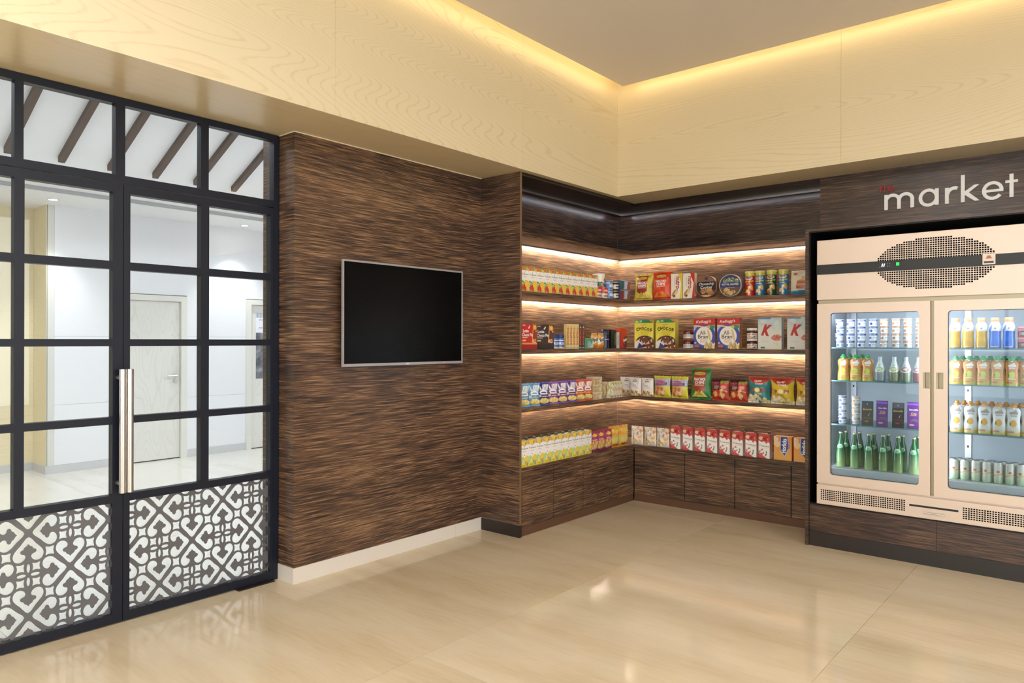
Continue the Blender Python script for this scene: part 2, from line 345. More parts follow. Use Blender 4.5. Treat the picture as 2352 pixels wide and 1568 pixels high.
mb.add([(x0, -2, z0), (x1, -2, z1), (x1, 9, z1), (x0, 9, z0), (x0, -2, z0 + .06), (x1, -2, z1 + .06), (x1, 9, z1 + .06), (x0, 9, z0 + .06)],
       [(0, 1, 2, 3), (7, 6, 5, 4), (0, 4, 5, 1), (1, 5, 6, 2), (2, 6, 7, 3), (3, 7, 4, 0)]); mb.build('sloped_ceiling', M_WHITE, ce)
M_BEAM = mat('brown_beam', (84, 68, 62), 0.5)
x0, z0 = -7.15, 3.04 + SL * .15
for k in range(-7, 14):
    y = 1.872 + 0.4045 * k; mb = MB(); h = 0.052; w = 0.054
    mb.add([(x0, y, z0 - h), (x1, y, z1 - h), (x1, y + w, z1 - h), (x0, y + w, z0 - h), (x0, y, z0), (x1, y, z1), (x1, y + w, z1), (x0, y + w, z0)],
           [(0, 1, 2, 3), (7, 6, 5, 4), (0, 4, 5, 1), (1, 5, 6, 2), (2, 6, 7, 3), (3, 7, 4, 0)])
    mb.build('ceiling_beam', M_BEAM, ce)
def corridor_door(n, y0, y1, handle, label):
    d = structE('door_%d' % n, label, (XFW, (y0 + y1) / 2, 0))
    mt = mat('pale_frame', (228, 226, 216), 0.5)
    t = 0.075
    boxo('door_frame', mt, (XFW - .12, y0, 0, XFW + .02, y0 + t, 2.05), d); boxo('door_frame', mt, (XFW - .12, y1 - t, 0, XFW + .02, y1, 2.05), d)
    boxo('door_frame', mt, (XFW - .12, y0 + t, 1.98, XFW + .02, y1 - t, 2.05), d)
    boxo('door_leaf', M_DOORW, (XFW - .07, y0 + t + .004, 0.012, XFW - .02, y1 - t - .004, 1.976), d)
    boxo('door_threshold', M_KICK, (XFW - .12, y0 + t, 0, XFW - .02, y1 - t, .01), d)
    if handle:
        yh = y1 - t - 0.06
        MB().tube((XFW - .02, yh, 1.045), (XFW - .01, yh, 1.045), .026).tube((XFW - .012, yh, 1.045), (XFW + .035, yh, 1.045), .009).tube((XFW + .033, yh + .006, 1.045), (XFW + .033, yh - .12, 1.045), .009).build('door_lever', M_STEEL, d)
        MB().tube((XFW - .02, yh, .975), (XFW - .008, yh, .975), .026).tube((XFW - .008, yh, .98), (XFW - .004, yh, .98), .008).build('lock_cylinder', M_STEEL, d)
    return d
corridor_door(3, D1[0], D1[1], True, 'closed pale ash corridor door with lever handle')
corridor_door(4, D2[0], D2[1], False, 'closed pale ash corridor door with notices taped on')
for k, (x, y) in enumerate(((-8.735, 2.735), (-8.775, 4.97), (-8.75, 7.2), (-8.75, 0.5))):
    t = thing('downlight', ['small round downlight above the yellow ash corner', 'small round downlight shining on the white corridor wall', 'small round downlight at the right corridor end', 'small round downlight at the left corridor end'][k], 'downlight', (x, y, 3.0), 0, 'corridor downlights')
    m_ = MB(); n = 24; p = []
    for i in range(n):
        a = 2 * PI * i / n
        for r, z in ((.058, 3.0), (.058, 2.992), (.042, 2.994), (.042, 3.0)): p.append((x + r * math.cos(a), y + r * math.sin(a), z))
    m_.add(p, [(4 * i + q, 4 * i + q + 1, 4 * ((i + 1) % n) + q + 1, 4 * ((i + 1) % n) + q) for i in range(n) for q in range(3)], True); m_.build('trim_ring', M_WHITE, t)
    MB().tube((x, y, 2.9985), (x, y, 2.9965), .042, 20).build('bulb', M_DOWN, t)
    ld = bpy.data.lights.new('downlight_beam', 'SPOT'); ld.energy = 90; ld.spot_size = 1.5; ld.spot_blend = 0.7; ld.shadow_soft_size = 0.04
    lo = bpy.data.objects.new('beam', ld); COL.objects.link(lo); lo.parent = t; lo.location = (0, 0, -0.012)
for k, (x, y) in enumerate(((-5.4, 0.2), (-5.4, 2.2), (-5.4, 4.4), (-5.4, 6.8))):  # unseen panel lamps added to brighten the corridor
    z = 3.06 + SL * (x + 7.15) - 0.45
    t = thing('added_corridor_panel', 'added unseen panel lamp under the sloped corridor ceiling, number %s from the left' % ['one', 'two', 'three', 'four'][k], 'lamp', (x, y, z), 0, 'added corridor panel lamps')
    boxo('added_lamp_housing', M_WHITE, (x - .45, y - .7, z, x + .45, y + .7, z + .03), t); boxo('added_diffuser', M_CORR, (x - .43, y - .68, z - .004, x + .43, y + .68, z), t)
    for q in (-.5, .5): MB().tube((x, y + q, z + .03), (x, y + q, z + .52), .004, 6).build('hanger', M_STEEL, t)
t = thing('notice', 'white paper notice taped high on the pale corridor door', 'notice', (XFW - .02, 5.55, 1.6))
boxo('sheet', mat('paper', (240, 240, 246), 0.7), (XFW - .0195, 5.346, 1.602, XFW - .0185, 5.62, 1.808), t)
t2 = thing('poster', 'grey photographic poster on the pale corridor door', 'poster', (XFW - .02, 5.55, 0.96))
mp_ = mat('grey_photo', (120, 122, 130), 0.5); b_ = mp_.node_tree.nodes['Principled BSDF']
tc = nd(mp_, 'ShaderNodeNewGeometry'); nz = nd(mp_, 'ShaderNodeTexNoise'); nz.inputs['Scale'].default_value = 9; lk(mp_, tc.outputs['Position'], nz.inputs['Vector'])
lk(mp_, ramp(mp_, nz.outputs[0], [(0.3, (66, 68, 76)), (0.55, (130, 132, 140)), (0.75, (200, 202, 208))]), b_.inputs['Base Color'])
boxo('sheet', mp_, (XFW - .0195, 5.346, 0.962, XFW - .0185, 5.62, 1.6), t2)
t3 = thing('sticker', 'small translucent grey sticker above the notice on the corridor door', 'sticker', (XFW - .02, 5.5, 1.81))
boxo('sheet', mat('grey_sticker', (196, 200, 210), 0.4), (XFW - .0195, 5.346, 1.812, XFW - .0185, 5.60, 1.875), t3)
for i in range(5): boxo('stripe', mat('grey_stripe', (160, 166, 180), 0.4), (XFW - .0184, 5.365 + i * .045, 1.813, XFW - .018, 5.38 + i * .045, 1.874), t3)
# ---------------------------------------------------------------- text as mesh
def glyphs(body, bold=0.0, shear=0.0):
    cu = bpy.data.curves.new('txt', 'FONT'); cu.body = body; cu.offset = bold; cu.shear = shear; cu.resolution_u = 3
    ob = bpy.data.objects.new('txt', cu); me = bpy.data.meshes.new_from_object(ob)
    me.calc_loop_triangles()
    v = np.array([p.co[:2] for p in me.vertices]) if len(me.vertices) else np.zeros((0, 2))
    t = np.array([q.vertices[:] for q in me.loop_triangles]) if len(me.loop_triangles) else np.zeros((0, 3), int)
    bpy.data.objects.remove(ob); bpy.data.curves.remove(cu); bpy.data.meshes.remove(me)
    if len(v): v = (v - v.min(0)) / np.maximum(v.max(0) - v.min(0), 1e-6)
    return v, t
def lettering(name, body, m, parent, fn, bold=0.0):
    """flat lettering; fn maps (0..1, 0..1) to a world point"""
    v, t = glyphs(body, bold); mb = MB(); mb.add([fn(a, b) for a, b in v], [tuple(int(i) for i in q) for q in t]); return mb.build(name, m, parent)
M_INK = mat('ink', (60, 60, 66), 0.6)
lettering('lettering', 'FI', M_INK, t, lambda a, b: (XFW - .018, 5.402 + a * .04, 1.765 + b * .022))
lettering('lettering', 'AV', M_INK, t, lambda a, b: (XFW - .018, 5.390 + a * .062, 1.655 + b * .026))

# ---------------------------------------------------------------- glazed steel doors
FX0, FX1 = XD - 0.05, XD
def catmull(p, k=3):
    o = []; n = len(p)
    for i in range(n):
        a, b, c, d = (np.array(p[(i + j) % n]) for j in (-1, 0, 1, 2))
        for s_ in range(k):
            t_ = s_ / k; o.append(tuple(0.5 * (2 * b + (c - a) * t_ + (2 * a - 5 * b + 4 * c - d) * t_ ** 2 + (3 * b - a - 3 * c + d) * t_ ** 3)))
    return o
HALF = [(0, .045), (.09, .135), (.145, .19), (.172, .23), (.178, .27), (.162, .31), (.13, .333), (.09, .335), (.055, .318), (.035, .29), (.034, .268), (.048, .25),
        (.066, .244), (.084, .236), (.092, .218), (.084, .2), (.066, .193), (.054, .186), (.05, .172), (.036, .16), (.022, .152), (.01, .143), (0, .13)]
hp = HALF + [(-a, b) for a, b in HALF[-2:0:-1]]
HEART = catmull(hp, 3)
def conc(h): return catmull([(-h, -h), (-h * .3, -h * .86), (h * .3, -h * .86), (h, -h), (h * .86, -h * .3), (h * .86, h * .3), (h, h), (h * .3, h * .86), (-h * .3, h * .86), (-h, h), (-h * .86, h * .3), (-h * .86, -h * .3)], 2)
def elli(a, b): return [(a * math.cos(2 * PI * i / 20), b * math.sin(2 * PI * i / 20)) for i in range(20)]
def cut_panel(y0, y1, z0, z1, cy, cz, parent):
    PU, PV = 0.368, 0.408; shapes = []
    for i in range(-6, 7):
        for j in range(-3, 4):
            for du, dv in ((0, 0), (.5, .5)):
                u, v = i + du, j + dv
                for q in range(4):
                    c, s_ = round(math.cos(q * PI / 2)), round(math.sin(q * PI / 2))
                    shapes.append([(u + c * a - s_ * b, v + s_ * a + c * b) for a, b in HEART])
                u2_ = u + .5
                for a, b, e in ((0, .08, (.02, .052)), (0, -.08, (.02, .052)), (.08, 0, (.052, .02)), (-.08, 0, (.052, .02))):
                    shapes.append([(u2_ + a + x, v + b + y) for x, y in elli(*e)])
                for a in (-.092, .092):
                    for b in (-.092, .092): shapes.append([(u2_ + a + x, v + b + y) for x, y in conc(.046)])
                for a in (-.25, .25): shapes.append([(u + a + x, v + .25 + y) for x, y in conc(.052)])
    P = [Vector((y0, z0)), Vector((y1, z0)), Vector((y1, z1)), Vector((y0, z1))]; faces = [[0, 1, 2, 3]]
    for sh in shapes:
        w = [(cy + a * PU, cz + b * PV) for a, b in sh]
        if max(a for a, b in w) < y0 or min(a for a, b in w) > y1 or max(b for a, b in w) < z0 or min(b for a, b in w) > z1: continue
        faces.append(list(range(len(P), len(P) + len(w)))); P += [Vector(q) for q in w]
    V, Ed, Fc, _, _, fo = delaunay_2d_cdt(P, [], faces, 1, 1e-6)
    keep = [f for f, o in zip(Fc, fo) if o == [0] or list(o) == [0]]
    mb = MB(); mb.add([(FX0 + 0.026, p.x, p.y) for p in V], [tuple(f) for f in keep])
    o = mb.build('cut_panel', M_CUT, parent); md = o.modifiers.new('thick', 'SOLIDIFY'); md.thickness = 0.004; md.offset = 0
    return o
RZ = [(2.277, 2.322), (1.871, 1.913), (1.465, 1.502), (1.054, 1.092), (0.640, 0.681), (0.008, 0.056)]
def leaf(n, a, b, sa, sb, mu, cy, label, hy):
    d = structE('door_%d' % n, label, (XD, (a + b) / 2, 0))
    boxo('stile', M_FRAME, (FX0, a, .008, FX1, a + sa, 2.322), d); boxo('stile', M_FRAME, (FX0, b - sb, .008, FX1, b, 2.322), d)
    for z0, z1 in RZ: boxo('rail', M_FRAME, (FX0 + .0005, a + sa, z0, FX1 - .0005, b - sb, z1), d)
    boxo('muntin', M_FRAME, (FX0 + .001, mu[0], .6401, FX1 - .001, mu[1], 2.2775), d)
    for (zt, zb) in zip(RZ[:4], RZ[1:5]):
        for (p0, p1) in ((a + sa, mu[0]), (mu[1], b - sb)): boxo('glass_pane', M_GLASS, (FX0 + .022, p0 - .004, zb[1] - .004, FX0 + .028, p1 + .004, zt[0] + .004), d)
    cut_panel(a + sa - .006, b - sb + .006, .050, .646, cy, .555, d)
    boxo('glass_pane', M_GLASS, (FX0 + .008, a + sa - .004, .052, FX0 + .012, b - sb + .004, .644), d)
    h = MB().tube((-3.98, hy, .70), (-3.98, hy, 1.345), .0175, 20); hb = h.build('pull_handle', M_STEEL, d)
    for z in (.745, 1.30): MB().tube((FX1 - .002, hy, z), (-3.978, hy, z), .011).build('standoff', M_STEEL, hb)
    return d
d1 = leaf(1, 0.71, 1.597, .035, .051, (1.103, 1.146), 1.172, 'left glazed door leaf with navy steel grid and cut pattern base', 1.571)
d2 = leaf(2, 1.600, 2.486, .033, .020, (2.021, 2.070), 1.800, 'right glazed door leaf with navy steel grid and cut pattern base', 1.607)
boxo('floor_pivot_plate', M_KICK, (XD - .02, 2.24, 0.0, XD + .035, 2.48, .006), d2)
w1 = structE('window_1', 'navy steel transom window above the glazed doors', (XD, 1.6, ZS))
boxo('transom_head', M_FRAME, (FX0, .675, 2.744, FX1, 2.521, ZS - .003), w1); boxo('transom_rail', M_FRAME, (FX0, .675, 2.328, FX1, 2.4865, 2.37), w1)
boxo('jamb', M_FRAME, (FX0 - .001, .675, 0, FX1 + .001, .709, 2.744), w1); boxo('jamb', M_FRAME, (FX0 - .001, 2.487, 0, FX1 + .001, 2.523, 2.744), w1)
vb = [(.70, .709), (1.103, 1.141), (1.558, 1.606), (2.02, 2.066), (2.487, 2.49)]
for a, b in vb[1:4]: boxo('transom_bar', M_FRAME, (FX0, a, 2.37, FX1, b, 2.744), w1)
for p, q in zip(vb[:-1], vb[1:]): boxo('glass_pane', M_GLASS, (FX0 + .022, p[1] - .004, 2.366, FX0 + .028, q[0] + .004, 2.748), w1)

# ---------------------------------------------------------------- television
tv = thing('television', 'black flat screen television with slim silver bezel on the veneer wall', 'television', (XT, 3.389, 1.326))
ty0, ty1, tz0, tz1 = 2.836, 3.942, 1.327, 2.021
boxo('bracket', M_BLACK, (XT + .002, 3.19, 1.5, XT + .045, 3.59, 1.85), tv)
boxo('back_cover', M_BLACK, (XT + .04, ty0 + .01, tz0 + .01, XT + .062, ty1 - .01, tz1 - .01), tv)
M_BEZ = mat('silver_bezel', (176, 172, 176), 0.35, 0.4)
bz = MB(); w = .012
bz.box(XT + .058, ty0, tz0, XT + .072, ty1, tz0 + .018).box(XT + .058, ty0, tz1 - w, XT + .072, ty1, tz1).box(XT + .058, ty0, tz0 + .018, XT + .072, ty0 + w, tz1 - w).box(XT + .058, ty1 - w, tz0 + .018, XT + .072, ty1, tz1 - w)
bz.build('bezel', M_BEZ, tv)
boxo('screen', mat('screen_black', (6, 6, 7), 0.25, 0, 0.15), (XT + .06, ty0 + w, tz0 + .018, XT + .069, ty1 - w, tz1 - w), tv)
boxo('badge', mat('badge_white', (225, 225, 228), 0.4), (XT + .072, 3.375, tz0 + .005, XT + .073, 3.405, tz0 + .011), tv)
MB().tube((XT + .072, 3.745, tz0 + .008), (XT + .0735, 3.745, tz0 + .008), .003, 10).build('standby_light', lamp('standby_red', (255, 60, 40), 3.0), tv)

# ---------------------------------------------------------------- shelf niche
XR = -1.775
ep = thing('end_panel', 'tall zebrano end panel closing the shelves beside the television wall', 'panel', (-3.7, YK + .0125, 0))
boxo('board', M_WOOD, (XB, YK, 0.092, XC, YK + .025, ZS - .004), ep)
boxo('plinth', M_KICK, (XB, YK - .003, 0, XC + .003, YK + .028, 0.092), ep)
boxo('edge_band', mat('edge_band', (120, 92, 68), 0.4), (XC, YK + .002, .094, XC + .0012, YK + .025, ZS - .004), ep)
def ell_pts(x_in, y_in): return [(XB, YK + .025), (x_in, YK + .025), (x_in, y_in), (XR, y_in), (XR, YB), (XB, YB)]
def lboard(mb, x_in, y_in, z0, z1):
    p = ell_pts(x_in, y_in); n = 6
    mb.add([(x, y, z0) for x, y in p] + [(x, y, z1) for x, y in p], [tuple(range(n))[::-1], tuple(range(n, 2 * n))] + [(i, (i + 1) % n, n + (i + 1) % n, n + i) for i in range(n)]); return mb
SHZ = {'A': 2.330, 'B': 1.877, 'C': 1.430, 'D': 0.980}
for key, lab in (('A', 'topmost veneer shelf, empty, with a light strip under it'), ('B', 'second veneer shelf from the top, holding mixed-fruit cartons and tins'), ('C', 'third veneer shelf from the top, holding the cereal boxes'), ('D', 'lowest veneer shelf, holding the crisp and popcorn bags')):
    z = SHZ[key]; s_ = thing('wall_shelf', lab, 'shelf', (XB, YB, z), 0, 'veneer shelves in the niche')
    if key == 'A':
        bd = lboard(MB(), XC - .02, YFR + .02, z - .016, z).build('board', M_WOOD, s_); zb = z - .016
        MB().box(XC - .02, YK + .025, z - .032, XC, YFR + .02, z).box(XC, YFR, z - .032, XR, YFR + .02, z).build('nosing', M_WOOD, s_)
    else:
        bd = lboard(MB(), XC, YFR, z - .032, z).build('board', M_WOOD, s_); zb = z - .032
    for b in ((XB + .032, YK + .03, zb - .007, XB + .042, YB - .042, zb - .001), (XB + .032, YB - .042, zb - .007, XR, YB - .032, zb - .001)):
        boxo('light_strip', M_LED, b, s_)
    lip = {'A': .009, 'B': .009, 'C': .016, 'D': .0108}[key]
    for b in ((XB + .042, YK + .03, zb - lip, XB + .044, YB - .044, zb), (XB + .044, YB - .044, zb - lip, XR, YB - .042, zb)):
        boxo('light_profile', M_ALU, b, s_)
tp = thing('top_board', 'dark veneer top board of the shelf niche under the ash soffit', 'board', (XB, YB, 2.76))
mb = MB(); p = [(XB, YK + .025), (XC, YK + .025), (XC, YFR), (-1.809, YFR), (-1.809, YB), (XB, YB)]
mb.add([(x, y, 2.757) for x, y in p] + [(x, y, 2.783) for x, y in p], [tuple(range(6))[::-1], tuple(range(6, 12))] + [(i, (i + 1) % 6, 6 + (i + 1) % 6, 6 + i) for i in range(6)]); mb.build('board', mat('black_brown_gloss', (34, 24, 22), .25), tp)
for b in ((XB + .125, YK + .03, 2.742, XB + .129, YB - .125, 2.757), (XB + .125, YB - .129, 2.742, -1.81, YB - .125, 2.757)): boxo('light_profile', M_ALU, b, tp)
for b in ((XB + .115, YK + .03, 2.750, XB + .125, YB - .115, 2.757), (XB + .115, YB - .125, 2.750, -1.81, YB - .115, 2.757)): boxo('light_strip', M_LEDW, b, tp)
wt = thing('worktop', 'L-shaped veneer worktop over the base cabinets', 'worktop', (XB, YB, .487))
lboard(MB(), XC, YFR, .489, .525).build('slab', M_WOOD, wt)
def cabinet(axis, a, b, label):
    if axis == 'L':
        t_ = thing('base_cabinet', label, 'cabinet', (-3.7, (a + b) / 2, 0), 0, 'veneer base cabinets')
        boxo('body', M_BLACK, (XB, a, .06, XC - .022, b, .488), t_); boxo('door', M_WOOD, (XC - .022, a + .0035, .070, XC - .002, b - .0035, .486), t_, .0015)
        boxo('toe_board', M_TOE, (XB + .1, a, 0, XC - .008, b, .067), t_)
    else:
        t_ = thing('base_cabinet', label, 'cabinet', ((a + b) / 2, 6.1, 0), 0, 'veneer base cabinets')
        boxo('body', M_BLACK, (a, YFR + .022, .06, b, YB, .488), t_); boxo('door', M_WOOD, (a + .0035, YFR + .002, .070, b - .0035, YFR + .022, .486), t_, .0015)
        boxo('toe_board', M_TOE, (a, YFR + .008, 0, b, YB - .1, .067), t_)
yl = [4.256, 4.662, 5.082, 5.500, YFR]
for i, w_ in enumerate(('nearest the tall end panel', 'second from the tall end panel', 'third from the tall end panel', 'in the inner corner, left leg')): cabinet('L', yl[i], yl[i + 1], 'dark veneer base cabinet ' + w_)
xl = [XC, -2.972, -2.506, -2.033, XR]
for i, w_ in enumerate(('in the inner corner, right leg', 'second from the inner corner, right leg', 'third from the inner corner, right leg', 'next to the fridge surround')): cabinet('R', xl[i], xl[i + 1], 'dark veneer base cabinet ' + w_)

# ---------------------------------------------------------------- fridge surround, plinth and sign
fs = thing('fridge_surround', 'dark veneer box frame round the display fridge', 'surround', (-.95, 5.9, 0))
boxo('side_panel', M_WOODD, (XR, 5.46, 0, -1.75, YB - .005, 2.322), fs, .001); boxo('side_panel', M_WOODD, (-.16, 5.46, 0, -.136, 5.945, 2.322), fs, .001)
boxo('top_panel', M_WOODD, (-1.75, 5.46, 2.30, -.16, YB - .005, 2.322), fs, .001)
boxo('lining', M_BLACK, (-1.75, 5.485, .31, -1.747, YB, 2.30), fs); boxo('lining', M_BLACK, (-.163, 5.485, .31, -.16, YB, 2.30), fs); boxo('lining', M_BLACK, (-1.747, 5.48, 2.295, -.163, YB, 2.30), fs); boxo('lining', M_BLACK, (-1.747, YB - .01, .31, -.163, YB, 2.295), fs)
fp = thing('fridge_plinth', 'dark veneer plinth box under the display fridge', 'plinth', (-.95, 5.9, 0))
boxo('panel', M_WOODD, (-1.748, 5.478, .107, -.931, 5.50, .303), fp); boxo('panel', M_WOODD, (-.929, 5.478, .107, -.162, 5.50, .303), fp)
boxo('core', M_BLACK, (-1.748, 5.50, 0, -.162, YB, .309), fp); boxo('kick_board', M_KICK, (-1.748, 5.475, 0, -.162, 5.50, .106), fp)
sg = thing('market_sign', 'raised lettering reading the market, small red word above large white word', 'sign', (-.95, YFR, 2.47))
M_LET = mat('sign_white', (252, 250, 248), 0.4); M_LRED = mat('sign_red', (176, 34, 34), 0.4)
Y0, Y1 = YFR - .014, YFR + .001; YR = Y0 - .0004
Bz, Xh = 2.475, .113
class LT(MB):
    def _n(s): s.k = getattr(s, 'k', 0) + 1; return Y0 - .0003 * s.k
    def box(s, a, y, b, c, y1, d): return MB.box(s, a, s._n(), b, c, y1, d)
    def ring_y(s, *a): a = list(a); a[7] = s._n(); return MB.ring_y(s, *a)
    def prism_y(s, p, y, y1): return MB.prism_y(s, p, s._n(), y1)
def letter(mb, nm='letter', m=None): mb.build(nm, m or M_LET, sg)
st = .0235
l = LT().box(-1.345, Y0, Bz, -1.345 + st, Y1, Bz + Xh)          # m
for cx in (-1.3335 + .0435, -1.3335 + .1305):
    l.ring_y(cx, Bz + Xh - .048, .0555, .052, st, 0, PI, YR, Y1, 20)
l.box(-1.3335 + .075, Y0, Bz, -1.3335 + .075 + st, Y1, Bz + Xh - .045).box(-1.148 - st, Y0, Bz, -1.148, Y1, Bz + Xh - .045); letter(l)
letter(LT().ring_y(-1.0555, Bz + .058, .0625, .065, st * .95, 0, 2 * PI, YR, Y1, 40).box(-.991 - st, Y0, Bz, -.991, Y1, Bz + Xh + .005))
letter(LT().box(-.952, Y0, Bz, -.952 + st, Y1, Bz + Xh).ring_y(-.894, Bz + .062, .0555, .056, st, 1.15, PI - .1, YR, Y1, 14))
letter(LT().box(-.855, Y0, Bz, -.855 + st, Y1, Bz + .19).prism_y([(-.836, Bz + .052), (-.836, Bz + .071), (-.775, Bz + Xh), (-.745, Bz + Xh), (-.808, Bz + .064), (-.742, Bz), (-.772, Bz)], Y0, Y1))
letter(LT().ring_y(-.668, Bz + .058, .062, .064, st * .92, 0, 2 * PI - .62, YR, Y1, 40).box(-.724, Y0, Bz + .048, -.607, Y1, Bz + .066))
letter(LT().box(-.573, Y0, Bz, -.573 + st, Y1, Bz + .158).box(-.596, Y0, Bz + .098, -.526, Y1, Bz + .116))
rb = 2.611; s2 = .0055
letter(LT().box(-1.370, Y0, rb, -1.370 + s2, Y1, rb + .048).box(-1.383, Y0, rb + .030, -1.352, Y1, rb + .037), 'letter', M_LRED)
letter(LT().box(-1.344, Y0, rb, -1.344 + s2, Y1, rb + .052).ring_y(-1.330, rb + .020, .0145, .015, s2, 0, PI, YR, Y1, 12).box(-1.3155 - s2, Y0, rb, -1.3155, Y1, rb + .021), 'letter', M_LRED)
letter(LT().ring_y(-1.295, rb + .0175, .0165, .0175, s2 * .9, 0, 2 * PI - .6, YR, Y1, 20).box(-1.309, Y0, rb + .014, -1.281, Y1, rb + .020), 'letter', M_LRED)
# ---------------------------------------------------------------- display fridge
def holed(name, m, parent, rect, holes, y0, y1):
    x0, z0, x1, z1 = rect; P = [Vector((x0, z0)), Vector((x1, z0)), Vector((x1, z1)), Vector((x0, z1))]; fc = [[0, 1, 2, 3]]
    for h in holes: fc.append(list(range(len(P), len(P) + len(h)))); P += [Vector(q) for q in h]
    V, E_, F_, _, _, fo = delaunay_2d_cdt(P, [], fc, 1, 1e-6)
    mb = MB(); mb.add([(p.x, y1, p.y) for p in V], [tuple(f) for f, o in zip(F_, fo) if list(o) == [0]])
    o = mb.build(name, m, parent); md = o.modifiers.new('thick', 'SOLIDIFY'); md.thickness = y1 - y0; md.offset = 1 if True else 0
    return o
def rrect(x0, z0, x1, z1, r, k=5):
    o = []
    for cx, cz, a in ((x1 - r, z1 - r, 0), (x0 + r, z1 - r, 1), (x0 + r, z0 + r, 2), (x1 - r, z0 + r, 3)):
        for i in range(k + 1): t_ = (a + i / k) * PI / 2; o.append((cx + r * math.cos(t_), cz + r * math.sin(t_)))
    return o
M_FR = mat('stainless_panel', (222, 203, 188), 0.38, 0.3)
M_FRD = mat('stainless_shadow_gap', (176, 164, 140), 0.4, 0.5)
M_LINER = mat('fridge_liner', (212, 215, 220), 0.45)
M_FRL = lamp('fridge_led', (238, 243, 255), L_FRIDGE)
M_FGL = glass('fridge_glass', (232, 240, 243), 1.45, 0.6)
M_SHG = glass('shelf_glass', (205, 228, 226), 1.45, 0.8)
M_RUB = mat('dark_gasket', (40, 40, 44), 0.6)
FXL, FXR, FY = -1.695, -.215, 5.47
fr = thing('display_fridge', 'tall stainless two-door display fridge full of drinks', 'fridge', (-.955, 5.8, .312))
sh = MB().box(FXL + .01, 5.53, .47, FXL + .04, 6.12, 1.80).box(FXR - .04, 5.53, .47, FXR - .01, 6.12, 1.80).box(FXL + .01, 6.08, .47, FXR - .01, 6.12, 1.80)
sh.build('cabinet_shell', M_FR, fr)
MB().box(FXL + .04, 6.06, .56, FXR - .04, 6.08, 1.74).box(FXL + .04, 5.54, .47, FXR - .04, 6.08, .573).box(FXL + .04, 5.54, 1.735, FXR - .04, 6.08, 1.80).box(FXL + .04, 5.54, .573, FXL + .045, 6.06, 1.735).box(FXR - .045, 5.54, .573, FXR - .04, 6.06, 1.735).build('liner', M_LINER, fr)
boxo('mullion', M_FRD, (-.968, 5.50, .465, -.942, 5.56, 1.795), fr)
boxo('header_body', M_FR, (FXL + .005, 5.485, 1.80, FXR - .005, 6.12, 2.228), fr)
hd = boxo('header_panel', M_FR, (FXL, FY, 1.797, FXR, 5.487, 2.231), fr, .003)
boxo('gap_strip', M_FRD, (FXL + .006, 5.487, 1.768, FXR - .006, 5.56, 1.80), fr); boxo('gap_strip', M_FRD, (FXL + .006, 5.487, .452, FXR - .006, 5.56, .472), fr)
boxo('base_body', M_FR, (FXL + .005, 5.485, .315, FXR - .005, 6.12, .468), fr)
bp_ = boxo('base_panel', M_FR, (FXL, FY, .314, FXR, 5.487, .456), fr, .003)
ph = MB(); pit = .01455
for i in range(-26, 27):
    for j in range(-13, 14):
        x, z = i * pit, (j + .5) * .0143
        if (abs(x) / .352) ** 2.1 + (abs(z) / .172) ** 2.1 > 1: continue
        X, Z = -.948 + x, 2.021 + z
        ph.add([(X - .0055, FY - .0004, Z - .0052), (X + .0055, FY - .0004, Z - .0052), (X + .0055, FY - .0004, Z + .0052), (X - .0055, FY - .0004, Z + .0052)], [(0, 1, 2, 3)])
M_HOLE = mat('vent_hole', (10, 9, 9), 0.9, 0, 0.1)
tag(ph.build('vent_perforation', M_HOLE, hd), kind='stuff')
for gx0, gx1 in ((-1.668, -1.10), (-.782, -.235)):
    gp = MB(); n = int((gx1 - gx0) / .0146)
    for i in range(n):
        for j in range(6):
            X, Z = gx0 + (i + .5) * .0146, .3445 + (j + .5) * .0132
            gp.add([(X - .005, FY - .0004, Z - .0043), (X + .005, FY - .0004, Z - .0043), (X + .005, FY - .0004, Z + .0043), (X - .005, FY - .0004, Z + .0043)], [(0, 1, 2, 3)])
    tag(gp.build('vent_perforation', M_HOLE, bp_), kind='stuff')
boxo('drip_slot', M_BLACK, (-1.09, FY - .001, .386, -.804, FY + .01, .399), bp_)
MB().tube((-1.005, FY - .014, .355), (-.885, FY - .014, .355), .004).tube((-1.005, FY, .355), (-1.005, FY - .014, .355), .004).tube((-.885, FY, .355), (-.885, FY - .014, .355), .004).build('tray_handle', M_STEEL, bp_)
stp = boxo('control_strip', mat('control_strip', (20, 18, 19), 0.4), (FXL, FY - .006, 1.982, FXR, FY, 2.053), fr)
boxo('display_window', M_BLACK, (-1.284, FY - .0068, 2.003, -1.196, FY - .006, 2.040), stp)
dg = MB()
for x in (-1.262, -1.250): dg.prism_y([(x, 2.014), (x + .005, 2.014), (x + .009, 2.034), (x + .004, 2.034)], FY - .0075, FY - .0068)
dg.build('display_digits', lamp('digit_white', (225, 235, 255), 4.0), stp)
dt = MB()
for x, z in ((-1.278, 2.010), (-1.271, 2.010), (-1.225, 2.030), (-1.212, 2.030), (-1.225, 2.014), (-1.212, 2.014)): dt.box(x, FY - .0074, z, x + .003, FY - .0068, z + .003)
dt.build('display_dots', lamp('dot_dim', (150, 155, 165), 0.6), stp)
boxo('power_switch', lamp('switch_green', (50, 205, 90), 1.2), (-1.170, FY - .009, 2.016, -1.152, FY - .006, 2.037), stp)
tk = boxo('maker_sticker', mat('sticker_pale', (228, 214, 200), 0.4), (-.672, FY - .0068, 1.989, -.603, FY - .006, 2.058), stp)
MB().prism_y([(-.655, 2.026), (-.621, 2.026), (-.630, 2.046), (-.646, 2.046)], FY - .0074, FY - .0069).build('logo', mat('logo_rust', (190, 120, 100), 0.5), stp)
boxo('sticker_line', mat('ink_dark', (70, 60, 64), 0.5), (-.665, FY - .0074, 1.998, -.612, FY - .0069, 2.010), stp)
